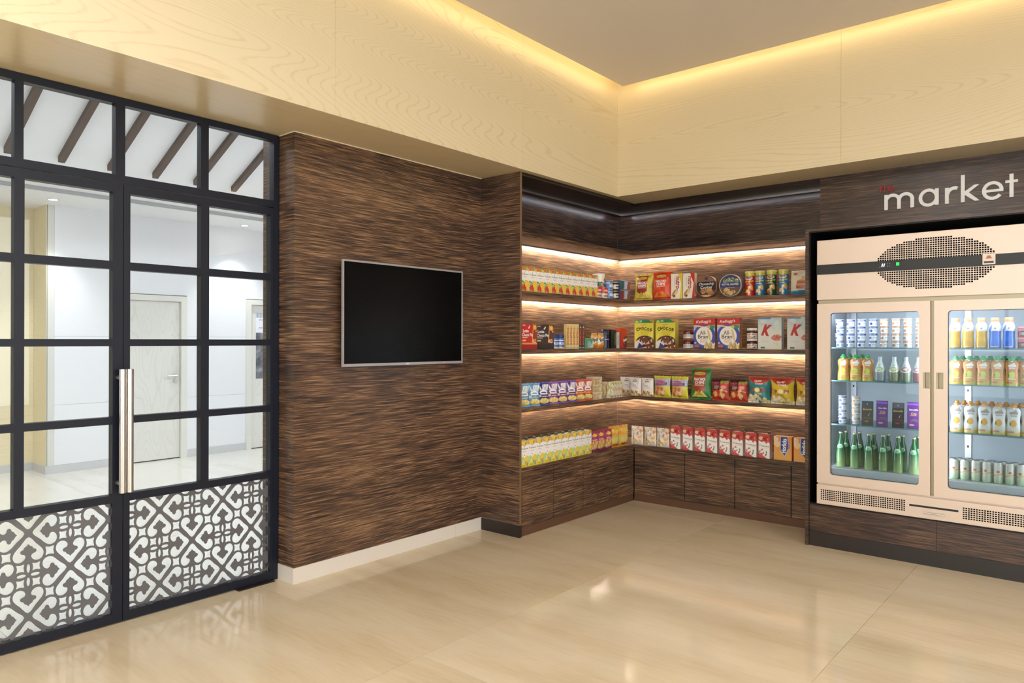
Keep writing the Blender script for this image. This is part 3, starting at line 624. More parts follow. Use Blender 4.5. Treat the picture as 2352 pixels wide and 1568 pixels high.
def fdoor(x0, x1, gx0, gx1, hx0, hx1, nm):
    d = bpy.data.objects.new('glass_door', None); COL.objects.link(d); d.parent = fr; d.location = Vector(((x0 + x1) / 2, FY, .47)) - fr.location; d['label'] = nm
    op = rrect(gx0, .531, gx1, 1.702, .022)
    holed('door_frame', M_FR, d, (x0, .468, x1, 1.769), [op, rrect(hx0, 1.183, hx1, 1.292, .003, 2)], FY, FY + .042)
    ins = rrect(gx0 - .004, .527, gx1 + .004, 1.706, .025)
    holed('gasket', M_RUB, d, (gx0 - .02, .51, gx1 + .02, 1.722), [rrect(gx0 + .003, .534, gx1 - .003, 1.699, .02)], FY + .026, FY + .03)
    boxo('glass_pane', M_FGL, (gx0 - .006, FY + .016, .525, gx1 + .006, FY + .021, 1.708), d)
    MB().box(hx0, FY + .022, 1.183, hx1, FY + .024, 1.292).box(hx0, FY + .001, 1.183, hx0 + .003, FY + .023, 1.292).box(hx1 - .003, FY + .001, 1.183, hx1, FY + .023, 1.292).box(hx0, FY + .001, 1.289, hx1, FY + .023, 1.292).box(hx0, FY + .001, 1.183, hx1, FY + .023, 1.186).box(hx0 + .003, FY + .002, 1.186, hx0 + .012, FY + .008, 1.289).build('handle_recess', M_FRD, d)
    return d
fdoor(FXL + .002, -.967, -1.604, -1.033, -1.009, -.968, 'left glass door')
fdoor(-.944, FXR - .002, -.866, -.306, -.932, -.890, 'right glass door')
for z in (1.453, 1.212, .892):
    for x0, x1 in ((FXL + .05, -.972), (-.938, FXR - .05)):
        gs = boxo('glass_shelf', M_SHG, (x0, 5.585, z - .008, x1, 6.02, z), fr)
        boxo('edge_trim', mat('green_glass_edge', (110, 148, 150), 0.2), (x0, 5.5835, z - .0085, x1, 5.585, z + .0005), gs)
for x in (FXL + .10, -1.02, -.83, FXR - .10):
    pr_ = boxo('shelf_rail', M_ALU, (x - .02, 6.045, .58, x + .02, 6.06, 1.73), fr)
    for k in range(11): boxo('rail_slot', M_BLACK, (x - .006, 6.044, .64 + k * .1, x + .006, 6.0452, .656 + k * .1), pr_)
for b in ((FXL + .06, 5.55, 1.722, -.98, 5.575, 1.733), (-.93, 5.55, 1.722, FXR - .06, 5.575, 1.733), (FXL + .047, 5.553, .60, FXL + .058, 5.575, 1.70), (FXR - .058, 5.553, .60, FXR - .047, 5.575, 1.70), (-.990, 5.562, .60, -.972, 5.575, 1.70), (-.938, 5.562, .60, -.920, 5.575, 1.70)):
    boxo('light_strip', M_FRL, b, fr)
boxo('front_sill', M_ALU, (FXL + .05, 5.55, .573, FXR - .05, 5.575, .582), fr)

# ---------------------------------------------------------------- printed packs: tiny painter whose picture is stored as vertex colours
GL = {}
class Pic:
    def __init__(s, nu, nv, bg, ss=3):
        s.nu, s.nv, s.ss = nu, nv, ss; s.W, s.H = nu * ss, nv * ss
        s.a = np.empty((s.H, s.W, 3)); s.a[:] = lin(bg)
        s.U, s.V = np.meshgrid((np.arange(s.W) + .5) / s.W, (np.arange(s.H) + .5) / s.H)
    def put(s, m, c, al=1.0): s.a[m] = s.a[m] * (1 - al) + np.array(lin(c)) * al; return s
    def rect(s, u0, v0, u1, v1, c, al=1.0): return s.put((s.U >= u0) & (s.U <= u1) & (s.V >= v0) & (s.V <= v1), c, al)
    def ell(s, cu, cv, ru, rv, c, rot=0.0, al=1.0):
        x, y = s.U - cu, s.V - cv; k, q = math.cos(rot), math.sin(rot)
        return s.put(((x * k + y * q) / ru) ** 2 + ((-x * q + y * k) / rv) ** 2 <= 1, c, al)
    def poly(s, pts, c, al=1.0):
        ins = np.zeros(s.U.shape, bool); n = len(pts)
        for i in range(n):
            (x0, y0), (x1, y1) = pts[i], pts[(i + 1) % n]
            if y0 == y1: continue
            cr = ((s.V >= min(y0, y1)) & (s.V < max(y0, y1))); xi = x0 + (s.V - y0) * (x1 - x0) / (y1 - y0)
            ins ^= cr & (s.U < xi)
        return s.put(ins, c, al)
    def grad(s, c0, c1, u0=0, v0=0, u1=1, v1=1):
        m = (s.U >= u0) & (s.U <= u1) & (s.V >= v0) & (s.V <= v1); t_ = ((s.V - v0) / (v1 - v0))[m][:, None]
        s.a[m] = np.array(lin(c0)) * (1 - t_) + np.array(lin(c1)) * t_; return s
    def blobs(s, u0, v0, u1, v1, n, r, cs, seed=1, asp=1.0):
        R = random.Random(seed)
        for i in range(n): s.ell(R.uniform(u0, u1), R.uniform(v0, v1), r * R.uniform(.6, 1.3), r * asp * R.uniform(.6, 1.3), R.choice(cs), R.uniform(0, 3))
        return s
    def text(s, body, cu, cv, w, h, c, rot=0.0, bold=0.0, shear=0.0):
        key = (body, bold, shear)
        if key not in GL: GL[key] = glyphs(body, bold, shear)
        v, t = GL[key]
        if not len(v): return s
        x = (v[:, 0] - .5) * w; y = (v[:, 1] - .5) * h; asp = s.H / s.W
        if rot:
            k, q = math.cos(rot), math.sin(rot); x, y = x * k - y * asp * q, (x * q / asp + y * k)
        X = (cu + x) * s.W - .5; Y = (cv + y) * s.H - .5; msk = np.zeros((s.H, s.W), bool)
        for a, b, d in t:
            x0, x1, x2, y0, y1, y2 = X[a], X[b], X[d], Y[a], Y[b], Y[d]
            i0, i1 = max(0, int(math.floor(min(x0, x1, x2)))), min(s.W - 1, int(math.ceil(max(x0, x1, x2))))
            j0, j1 = max(0, int(math.floor(min(y0, y1, y2)))), min(s.H - 1, int(math.ceil(max(y0, y1, y2))))
            if i1 < i0 or j1 < j0: continue
            px, py = np.meshgrid(np.arange(i0, i1 + 1), np.arange(j0, j1 + 1))
            e0 = (x1 - x0) * (py - y0) - (y1 - y0) * (px - x0); e1 = (x2 - x1) * (py - y1) - (y2 - y1) * (px - x1); e2 = (x0 - x2) * (py - y2) - (y0 - y2) * (px - x2)
            msk[j0:j1 + 1, i0:i1 + 1] |= ((e0 >= 0) & (e1 >= 0) & (e2 >= 0)) | ((e0 <= 0) & (e1 <= 0) & (e2 <= 0))
        s.a[msk] = lin(c); return s
    def fin(s):
        s.p = s.a.reshape(s.nv, s.ss, s.nu, s.ss, 3).mean((1, 3)); return s
    def at(s, u, v):
        i = np.clip(np.round(np.asarray(u) * (s.nu - 1)).astype(int), 0, s.nu - 1); j = np.clip(np.round(np.asarray(v) * (s.nv - 1)).astype(int), 0, s.nv - 1)
        return s.p[j, i]
def print_mat(name, rough, coat=0.0, trans=0.0):
    m = mat(name, (255, 255, 255), rough, 0, 0.5, 0, coat); a = nd(m, 'ShaderNodeVertexColor'); a.layer_name = 'Col'
    lk(m, a.outputs['Color'], m.node_tree.nodes['Principled BSDF'].inputs['Base Color']); return m
M_CARD = print_mat('printed_card', 0.45); M_FOIL = print_mat('printed_foil', 0.32); M_PLAS = print_mat('printed_plastic', 0.2)
def cmesh(name, V, F_, C, m, smooth=False):
    me = bpy.data.meshes.new(name); me.from_pydata([tuple(v) for v in V], [], F_); me.materials.append(m)
    if smooth: me.polygons.foreach_set('use_smooth', [True] * len(me.polygons))
    at = me.color_attributes.new('Col', 'FLOAT_COLOR', 'POINT'); c = np.ones((len(V), 4), np.float32); c[:, :3] = np.asarray(C); at.data.foreach_set('color', c.ravel()); me.update(); return me
def gridf(nu, nv, o=0): return [(o + j * nu + i, o + j * nu + i + 1, o + (j + 1) * nu + i + 1, o + (j + 1) * nu + i) for j in range(nv - 1) for i in range(nu - 1)]
class Proto:
    def __init__(s, name, cat): s.name, s.cat, s.parts = name, cat, []
    def part(s, name, me, sub=None): s.parts.append((name, me, sub)); return s
    def put(s, loc, rz, label, group=None, rx=0.0, sc=(1, 1, 1)):
        if len(s.parts) == 1 and s.parts[0][2] is None:
            r = bpy.data.objects.new(s.name, s.parts[0][1]); COL.objects.link(r)
        else:
            r = bpy.data.objects.new(s.name, None); COL.objects.link(r); r.empty_display_size = .05; mk = []
            for n, me, sub in s.parts:
                o = bpy.data.objects.new(n, me); COL.objects.link(o); o.parent = r if sub is None else mk[sub]; mk.append(o)
        r.location = loc; r.rotation_euler = (rx, 0, rz); r.scale = sc; return tag(r, label, s.cat, group)
def flat(c): return np.array(lin(c))
def box_mesh(name, w, d, h, pic, side, top=None, back=None, m=None, side_pic=None):
    """carton: front (-y) carries the picture on a dense grid"""
    nu, nv = pic.nu, pic.nv; V = []; C = []; F_ = []
    u, v = np.meshgrid(np.linspace(0, 1, nu), np.linspace(0, 1, nv))
    V += list(zip(((u - .5) * w).ravel(), np.full(u.size, -d / 2), (v * h).ravel())); C += list(pic.p.reshape(-1, 3)); F_ += gridf(nu, nv)
    top = top or side; back = back or side
    for q, c in (([(w / 2, -d / 2, 0), (w / 2, d / 2, 0), (w / 2, d / 2, h), (w / 2, -d / 2, h)], side), ([(-w / 2, d / 2, 0), (-w / 2, -d / 2, 0), (-w / 2, -d / 2, h), (-w / 2, d / 2, h)], side),
                 ([(w / 2, d / 2, 0), (-w / 2, d / 2, 0), (-w / 2, d / 2, h), (w / 2, d / 2, h)], back), ([(-w / 2, -d / 2, h), (w / 2, -d / 2, h), (w / 2, d / 2, h), (-w / 2, d / 2, h)], top), ([(-w / 2, d / 2, 0), (w / 2, d / 2, 0), (w / 2, -d / 2, 0), (-w / 2, -d / 2, 0)], side)):
        o = len(V); V += q
        if isinstance(c, list): C += [flat(k) for k in c]
        else: C += [flat(c)] * 4
        F_.append((o, o + 1, o + 2, o + 3))
    return cmesh(name, V, F_, C, m or M_CARD)
def bag_mesh(name, w, h, T, pic, waist=.09, flare=.0, seed=0, back=None, wr=.0055, top_taper=0.0, v0=.045, v1=.955):
    R = random.Random(seed); ph_ = [R.uniform(0, 6) for _ in range(8)]
    nu, nv = pic.nu, pic.nv
    u, v = np.meshgrid(np.linspace(0, 1, nu), np.linspace(0, 1, nv)); s_ = 2 * u - 1; q = (v - .5) * 2
    vv = v0 + v * (v1 - v0)
    prof = np.clip(1 - np.abs(s_) ** 2.6, 0, 1) ** .75 * np.clip(1 - np.abs(q) ** 3.0, 0, 1) ** .8
    wid = w * (1 - waist * np.cos(q * PI / 2) + flare * q) * (1 - top_taper * np.clip(q, 0, 1) ** 2)
    cr = wr * (np.sin(s_ * 9 + 5 * q + ph_[0]) * np.abs(q) ** 2 + .7 * np.sin(s_ * 15 - 3 * q + ph_[1]) * np.abs(q) ** 3 + .6 * np.sin(q * 8 + s_ * 3 + ph_[2]))
    edge = np.clip(1 - np.abs(s_), 0, 1) ** .5
    yf = -(T / 2 * prof + cr * edge * np.clip(1 - q ** 8, 0, 1))
    x = s_ * wid / 2; z = vv * h
    V = list(zip(x.ravel(), yf.ravel(), z.ravel())); C = list(pic.p.reshape(-1, 3)); F_ = gridf(nu, nv); o = len(V)
    ub = slice(None, None, 4); idx = list(range(0, nu, 4)); idx = idx if idx[-1] == nu - 1 else idx + [nu - 1]; jdx = list(range(0, nv, 4)); jdx = jdx if jdx[-1] == nv - 1 else jdx + [nv - 1]
    yb = T / 2 * prof
    for j in jdx:
        for i in idx: V.append((x[j, i], yb[j, i] + 1e-4, z[j, i])); C.append(flat(back) if back else pic.p[j, i])
    n2 = len(idx)
    F_ += [(o + j * n2 + i, o + (j + 1) * n2 + i, o + (j + 1) * n2 + i + 1, o + j * n2 + i + 1) for j in range(len(jdx) - 1) for i in range(n2 - 1)]
    return cmesh(name, V, F_, C, M_FOIL, True), (wid[0, 0], wid[-1, 0])
def seal_mesh(name, w, z0, z1, pic, v):
    n = 25; V = []; C = []; F_ = []
    for k, z in enumerate((z0, z1)):
        for i in range(n):
            u = i / (n - 1); V.append(((u - .5) * w, -.0012 + .0008 * (i % 2), z + .0015 * math.sin(i * 1.1) * (1 if k else 0))); C.append(pic.at(u, v))
    F_ += gridf(n, 2); o = len(V)
    for p in list(V): V.append((p[0], p[1] + .0012, p[2]))
    C += list(C); F_ += [(o + i, o + n + i, o + n + i + 1, o + i + 1) for i in range(n - 1)]
    F_ += [(n + i, n + i + 1, o + n + i + 1, o + n + i) for i in range(n - 1)]
    return cmesh(name, V, F_, C, M_FOIL)
def bag(name, cat, w, h, T, pic, part='packet', **kw):
    p = Proto(name, cat); me, (wb, wt_) = bag_mesh('packet', w, h, T, pic, **kw); p.part(part, me)
    v0, v1 = kw.get('v0', .045), kw.get('v1', .955)
    p.part('seal', seal_mesh('seal', wb * .995, 0, v0 * h + .001, pic, 0)); p.part('seal', seal_mesh('seal', wt_ * .995, v1 * h - .001, h, pic, 1)); return p
def lathe_mesh(name, prof, pic, m=None, n=36, span=PI, sy=1.0):
    """profile of (r, z); picture wraps the front half (-y), u from left to right, v over the height"""
    z0, z1 = prof[0][1], prof[-1][1]; V = []; C = []; F_ = []
    for r, z in prof:
        for i in range(n + 1):
            a = 2 * PI * i / n; V.append((r * math.sin(a), -r * math.cos(a) * sy, z))
            b = (a + PI) % (2 * PI) - PI; u = .5 + b / span
            if u > 1: u = 2 - u
            if u < 0: u = -u
            C.append(pic.at(min(max(u, 0), 1), (z - z0) / (z1 - z0)))
    k = n + 1
    F_ = [(j * k + i, j * k + i + 1, (j + 1) * k + i + 1, (j + 1) * k + i) for j in range(len(prof) - 1) for i in range(n)]
    o = len(V); V += [(0, 0, z0), (0, 0, z1)]; C += [pic.at(.5, 0), pic.at(.5, 1)]
    F_ += [(o, i + 1, i) for i in range(n)] + [(o + 1, (len(prof) - 1) * k + i, (len(prof) - 1) * k + i + 1) for i in range(n)]
    return cmesh(name, V, F_, C, m or M_PLAS, True)
def dense(prof, n):
    """resample a profile so that the wrapped picture keeps its detail"""
    L = [0]
    for a, b in zip(prof[:-1], prof[1:]): L.append(L[-1] + math.hypot(b[0] - a[0], b[1] - a[1]))
    o = []
    for t_ in sorted(set([L[-1] * k / n for k in range(n + 1)] + L)):
        for i in range(len(L) - 1):
            if L[i] <= t_ <= L[i + 1] + 1e-9:
                f = (t_ - L[i]) / max(L[i + 1] - L[i], 1e-9); o.append((prof[i][0] + f * (prof[i + 1][0] - prof[i][0]), prof[i][1] + f * (prof[i + 1][1] - prof[i][1]))); break
    return o
def cap_mesh(name, r, z0, z1, c, rough=.35, n=20, cx=0, cy=0, metal=0.0):
    return MB().lathe([(r * .97, z0), (r, z0 + (z1 - z0) * .15), (r, z0 + (z1 - z0) * .8), (r * .9, z1)], n, cx, cy).mesh(name, mat('cap_%d_%d_%d' % tuple(c), c, rough, metal))
ORD = ['first', 'second', 'third', 'fourth', 'fifth', 'sixth', 'seventh', 'eighth', 'ninth', 'tenth', 'eleventh']
def nth(i, n):
    if i == 0: return 'leftmost'
    if i == n - 1: return 'rightmost'
    if n == 3: return 'middle'
    return ORD[i] + ' from the left'
LW = PI / 2
ZB, ZC_, ZD, ZE = 1.877, 1.430, .980, .525
def onL(pr, y0, y1, z, d, label, group=None, back=0.0, **kw): return pr.put((-3.50 - d / 2 - back, (y0 + y1) / 2, z), LW + kw.pop('rz', 0), label, group, **kw)
def onR(pr, x0, x1, z, d, label, group=None, back=0.0, **kw): return pr.put(((x0 + x1) / 2, 5.935 + d / 2 + back, z), kw.pop('rz', 0), label, group, **kw)
# ---------------------------------------------------------------- products on the niche shelves
W_ = (244, 242, 240)
def juice(kind):
    p = Pic(40, 84, W_)
    if kind == 'mixed':
        p.rect(0, .84, 1, 1, (226, 160, 90)).poly([(.0, .86), (.35, .84), (.4, 1), (0, 1)], (216, 120, 62)).poly([(.4, .88), (.55, .82), (.7, 1), (.45, 1)], (120, 168, 80)).poly([(.7, .86), (1, .8), (1, .95), (.75, 1)], (226, 190, 90)).rect(.8, .93, 1, 1, (214, 96, 60))
        p.poly([(0, .42), (.2, .46), (.5, .36), (1, .4), (1, 0), (0, 0)], (180, 196, 120)).ell(.14, .32, .2, .13, (172, 206, 128)).ell(.75, .28, .32, .18, (238, 192, 70)).poly([(0, .44), (.5, .37), (.5, .34), (0, .4)], (70, 130, 60))
        p.blobs(.1, .06, .6, .2, 12, .13, [(206, 66, 54), (222, 96, 70), (186, 50, 48)], 3, .5).poly([(.6, 0), (1, .2), (1, 0)], (244, 190, 80)).rect(0, 0, 1, .03, (206, 150, 90))
    elif kind == 'pine':
        p.poly([(0, .84), (.3, .84), (.55, .8), (.8, .86), (1, .88), (1, 1), (0, 1)], (206, 172, 112)).poly([(.05, 1), (.2, .86), (.55, .84), (.62, 1)], (244, 206, 62)).blobs(.6, .88, 1, 1, 14, .06, [(170, 134, 84), (214, 182, 120)], 4, .5)
        p.poly([(0, .38), (.5, .34), (1, .40), (1, 0), (0, 0)], (206, 212, 140)).ell(.25, .25, .3, .16, (190, 214, 142)).ell(.82, .28, .26, .15, (240, 206, 72)).poly([(.1, .0), (.35, .3), (.42, .3), (.6, .0)], (226, 226, 130))
        p.blobs(.55, .04, 1, .2, 16, .07, [(190, 172, 130), (150, 130, 90)], 5, .5).poly([(.05, .02), (.2, .13), (.6, .13), (.75, .02)], (238, 214, 50)).ell(.4, .065, .24, .03, (190, 190, 60)).rect(0, 0, 1, .02, (226, 206, 60))
    else:
        p.grad((206, 92, 86), (188, 70, 66), 0, .72, 1, 1).poly([(0, .72), (.3, .66), (.5, .7), (.7, .6), (.85, .68), (1, .62), (1, .74), (0, .74)], (204, 84, 80)).ell(.22, .82, .2, .07, (226, 196, 170)).ell(.62, .8, .28, .08, (150, 30, 34)).blobs(.4, .74, .9, .9, 10, .08, [(208, 60, 62), (236, 150, 130), (150, 26, 30)], 6, .4).ell(.3, .93, .12, .03, (110, 130, 60))
        p.poly([(0, 0), (.72, 0), (.6, .06), (.3, .13), (0, .2)], (212, 84, 88)).blobs(.02, .16, .55, .36, 14, .06, [(196, 46, 52), (214, 80, 80), (160, 36, 40)], 7, .5).ell(.65, .15, .09, .04, (96, 130, 60), .6).ell(.7, .26, .05, .05, (120, 130, 120))
    ty = {'mixed': .68, 'pine': .70, 'red': .50}[kind]
    p.text('Tropicana', .5, ty, .86, .085, (52, 84, 70), 0 if kind != 'red' else -.05, .012)
    if kind != 'red':
        p.ell(.45, ty + .075, .05, .018, (60, 90, 70), .6); p.rect(.24, ty - .10, .76, ty - .086, (236, 170, 160)); p.rect(.28, ty - .125, .72, ty - .113, (240, 190, 180)); p.ell(.5, ty - .24, .05, .018, (70, 80, 150))
    else: p.rect(.5, ty - .07, .9, ty - .058, (230, 160, 150))
    return p.fin()
def carton(kind, w, d, h, capc=None, caprel=(.3, .2)):
    pr = Proto('juice_carton', 'juice carton'); pc = juice(kind)
    side = {'mixed': (232, 226, 214), 'pine': (232, 228, 214), 'red': [(214, 206, 200), (206, 198, 192), (172, 70, 66), (180, 80, 74)]}[kind]
    pr.part('carton', box_mesh('carton', w, d, h, pc, side, {'mixed': (222, 170, 110), 'pine': (226, 200, 150), 'red': (190, 66, 62)}[kind]))
    if capc: pr.part('cap', cap_mesh('cap', .0135, h, h + .017, capc, cx=caprel[0], cy=caprel[1]))
    return pr
pj = carton('mixed', .0945, .07, .192)
for i in range(11): onL(pj, 4.260 + i * .0957, 4.260 + (i + 1) * .0957, ZB, .07, 'white and orange mixed fruit juice carton on the second shelf, ' + nth(i, 11), 'mixed fruit cartons on the second shelf')
pj = carton('pine', .0955, .07, .200, (38, 84, 62), (-.018, .012))
for i in range(10): onL(pj, 4.256 + i * .0968, 4.256 + (i + 1) * .0968, ZE, .07, 'white and yellow pineapple juice carton with green cap, ' + nth(i, 10), 'pineapple cartons on the worktop')
pj = carton('red', .094, .062, .200, (58, 74, 64), (.026, .012))
for i, x in enumerate([-3.120, -2.999, -2.884, -2.769, -2.653, -2.539, -2.422, -2.309]): onR(pj, x, x + .098, ZE, .062, 'red and white berry juice carton with dark cap, ' + nth(i, 8), 'red cartons on the worktop', rz=random.Random(i).uniform(-.03, .03))
# second shelf, left leg: cup, tins, jars
p = Pic(40, 50, (238, 232, 222)).rect(0, 0, 1, .38, (40, 104, 72)).ell(.62, .2, .28, .2, (226, 196, 150)).ell(.62, .2, .2, .13, (190, 110, 70)).rect(.55, .48, .85, .62, (90, 110, 100)).rect(.55, .66, .8, .70, (120, 130, 120)).fin()
cup = Proto('paper_cup', 'cup'); cup.part('cup', lathe_mesh('cup', dense([(.046, 0), (.058, .110)], 40), p)); cup.part('rim', MB().lathe([(.0575, .109), (.0595, .111), (.0595, .114), (.057, .115)], 30).mesh('rim', mat('cup_white', (240, 238, 232), .4)))
p = Pic(40, 40, (190, 52, 50)).rect(0, 0, 1, .42, (226, 214, 206)).rect(0, .42, 1, .5, (214, 120, 110)).rect(.3, .6, .7, .75, (236, 190, 180)).rect(.25, .12, .75, .3, (170, 130, 110)).fin()
tin = Proto('food_tin', 'tin'); tin.part('tin', lathe_mesh('tin', dense([(.047, 0), (.0485, .002), (.0485, .096), (.047, .098)], 36), p)); tin.part('lid', MB().lathe([(.0485, .0975), (.0485, .100), (.046, .100), (.045, .0985)], 30).mesh('lid', M_STEEL))
onL(tin, 5.318, 5.416, ZB, .098, 'red and white food tin under the paper cup, left one', 'red tins under the cup')
onL(tin, 5.418, 5.516, ZB, .098, 'red and white food tin under the paper cup, right one', 'red tins under the cup')
onL(cup, 5.355, 5.475, ZB + .1005, .112, 'white paper soup cup with green band, standing on two red tins')
p = Pic(40, 30, (74, 122, 190)).rect(0, .7, 1, .8, (180, 200, 226)).rect(.3, .3, .7, .6, (210, 222, 238)).ell(.8, .35, .14, .25, (40, 50, 110)).rect(0, 0, 1, .06, (190, 196, 206)).fin()
bt = Proto('blue_tin', 'tin'); bt.part('tin', lathe_mesh('tin', dense([(.047, 0), (.0485, .002), (.0485, .076), (.047, .078)], 30), p)); bt.part('lid', MB().lathe([(.0485, .0775), (.0485, .080), (.046, .080), (.045, .0785)], 30).mesh('lid', M_STEEL))
onL(bt, 5.500, 5.604, ZB, .098, 'small blue food tin, lower of its stack of two', 'stacked blue tins')
onL(bt, 5.500, 5.604, ZB + .0805, .098, 'small blue food tin, upper of its stack of two', 'stacked blue tins')
p = Pic(32, 30, (60, 40, 34)).rect(0, .2, 1, .75, (220, 214, 206)).rect(.3, .4, .7, .6, (90, 80, 90)).ell(.75, .25, .2, .12, (120, 60, 40)).fin()
gj = Proto('gold_lid_jar', 'jar'); gj.part('jar', lathe_mesh('jar', dense([(.036, 0), (.040, .004), (.040, .058), (.034, .066)], 26), p)); gj.part('lid', cap_mesh('lid', .036, .066, .080, (190, 160, 90), .3, metal=.7))
onL(gj, 5.612, 5.692, ZB, .08, 'small dark jar with gold lid, lower of its stack of two', 'stacked gold lid jars')
onL(gj, 5.612, 5.692, ZB + .081, .08, 'small dark jar with gold lid, upper of its stack of two', 'stacked gold lid jars')
for k, (c1, lab) in enumerate((((150, 50, 48), 'red and blue printed snack tin, lower of its stack'), ((30, 92, 80), 'green and blue printed snack tin, upper of its stack'))):
    p = Pic(44, 30, c1).rect(.32, 0, 1, 1, (70, 110, 170)).rect(.4, .25, .75, .9, (190, 204, 220)).ell(.85, .4, .18, .35, (170, 90, 60)).ell(.5, .18, .2, .08, (206, 200, 170)).rect(0, .94, 1, 1, (200, 206, 210)).fin()
    b_ = Proto('snack_box', 'box'); b_.part('box', box_mesh('box', .165, .09, .088, p, (60, 90, 140), (170, 180, 190)))
    onL(b_, 5.698, 5.863, ZB + k * .0885, .09, lab, 'stacked snack tins')
# second shelf, right leg
def nacho(bg, panel, chips, bg2, nu=60, nv=76):
    p = Pic(nu, nv, bg).blobs(0, 0, 1, 1, 16, .07, [bg2], 9, .8)
    if panel: p.rect(.2, .30, .78, .97, panel).poly([(.2, .31), (.78, .31), (.5, .16)], panel)
    else: p.rect(.55, 0, 1, 1, bg2, .35)
    p.ell(.48, .86, .26, .055, (214, 190, 90)).text('Cornitos', .48, .86, .4, .045, (90, 60, 30), 0, .01)
    p.text('NACHO', .5, .66, .54, .10, W_, 0, .03).text('CHIPS', .5, .54, .48, .10, W_, 0, .03).rect(.26, .44, .72, .465, (236, 200, 170))
    p.poly([(.1, .04), (.34, .26), (.5, .06)], chips[0]).poly([(.35, .04), (.62, .27), (.84, .05)], chips[1]).poly([(.3, .1), (.48, .3), (.6, .1)], chips[2])
    return p.fin()
b = bag('nacho_bag', 'snack bag', .195, .245, .085, nacho((216, 196, 78), (150, 52, 38), ((232, 206, 96), (240, 216, 116), (206, 176, 70)), (196, 170, 60)), seed=1)
onR(b, -3.515, -3.32, ZB, .06, 'yellow nacho chips bag with dark red panel on the second shelf', rx=-.08)
b = bag('nacho_bag', 'snack bag', .205, .258, .085, nacho((206, 62, 36), None, ((232, 130, 60), (240, 150, 70), (216, 96, 44)), (226, 84, 40)), seed=2)
onR(b, -3.325, -3.12, ZB, .06, 'bright red nacho chips bag on the second shelf', rx=-.08)
for k, (c, x0, lab) in enumerate((((222, 196, 56), -3.118, 'slim white and yellow wafer box beside the red nacho bag'), ((196, 46, 40), -2.999, 'slim white and red wafer box beside the cookie tins'))):
    p = Pic(40, 84, (232, 226, 214)).poly([(.75, 0), (1, 0), (1, 1), (.6, 1), (.9, .6)], c).text('nutro', .60, .64, 1.0, .17, (168, 40, 44), -PI / 2, .03).rect(.3, .5, .34, .85, (200, 180, 160)).ell(.35, .25, .3, .1, (176, 130, 90), .4).poly([(.1, .05), (.5, .38), (.62, .34), (.25, .02)], (224, 196, 150)).ell(.3, .12, .1, .05, (110, 70, 44)).fin()
    b_ = Proto('wafer_box', 'box'); b_.part('box', box_mesh('box', .112, .045, .228 - k * .004, p, (214, 200, 170), c)); onR(b_, x0, x0 + .116, ZB, .045, lab)
def tin_disc(R, D, draw, rimc, sidec):
    """round biscuit tin standing on its edge, face towards -y"""
    n = 110; NR = 46; p = Pic(130, 130, (120, 90, 60)); draw(p); p.fin(); V = []; C = []; F_ = []
    for k in range(NR + 1):
        r = R * .93 * k / NR
        for i in range(n): a = 2 * PI * i / n; x, z = r * math.cos(a), r * math.sin(a); V.append((x, -D / 2 - .002, R + z)); C.append(p.at(.5 + x / (2 * R), .5 + z / (2 * R)))
    for k in range(NR):
        for i in range(n): j = (i + 1) % n; F_.append((k * n + i, k * n + j, (k + 1) * n + j, (k + 1) * n + i))
    body = Proto('biscuit_tin', 'biscuit tin'); m = MB()
    body.part('printed_lid', cmesh('printed_lid', V, F_, C, M_PLAS))
    pf = [(R * .93, -D / 2 - .002), (R * .95, -D / 2 - .006), (R * .985, -D / 2 - .004), (R, -D / 2 + .002), (R, -D / 2 + .018), (R * .985, -D / 2 + .019), (R * .985, D / 2 - .006), (R * .99, D / 2 - .003), (R * .97, D / 2)]
    P = [(r * math.cos(2 * PI * i / n), y, R + r * math.sin(2 * PI * i / n)) for r, y in pf for i in range(n)]
    m.add(P, [(k * n + i, k * n + (i + 1) % n, (k + 1) * n + (i + 1) % n, (k + 1) * n + i) for k in range(4) for i in range(n)], True); body.part('rim', m.mesh('rim', rimc))
    m2 = MB(); m2.add(P, [(k * n + i, k * n + (i + 1) % n, (k + 1) * n + (i + 1) % n, (k + 1) * n + i) for k in range(4, 8) for i in range(n)], True); m2.add([P[8 * n + i] for i in range(n)], [tuple(range(n))]); body.part('tin_wall', m2.mesh('tin_wall', sidec)); return body
def d1_(p):
    p.ell(.5, .5, .5, .5, (54, 34, 28)).rect(.1, .68, .9, .95, (150, 110, 84)).ell(.5, .5, .5, .5, (54, 34, 28), 0, .35).rect(.42, .8, .58, .92, (70, 50, 90)).rect(0, .36, 1, .72, (40, 26, 24)).text('Chocochip', .5, .61, .70, .14, W_, .02, .0, .3).text('Cookies', .5, .47, .54, .12, W_, .02, .0, .3).rect(.42, .385, .58, .40, (226, 200, 160))
    p.blobs(.2, .14, .85, .34, 12, .09, [(160, 110, 66), (130, 84, 50), (186, 140, 90)], 3).ell(.5, .08, .3, .05, (206, 170, 120))
def d2_(p):
    p.ell(.5, .5, .5, .5, (46, 50, 104)).rect(.18, .62, .86, .78, (120, 140, 140)).blobs(.25, .62, .8, .82, 14, .06, [(72, 96, 62), (110, 130, 80), (206, 206, 200)], 5).rect(0, 0, 1, .42, (92, 74, 60)).poly([(.08, .46), (.5, .56), (.92, .46), (.92, .56), (.5, .66), (.08, .56)], (40, 46, 110)).text('ROYAL DANSK', .5, .555, .74, .08, W_).rect(.3, .40, .7, .42, (190, 160, 120))
    p.blobs(.2, .1, .8, .34, 14, .07, [(196, 160, 110), (214, 180, 130), (160, 120, 80)], 8)
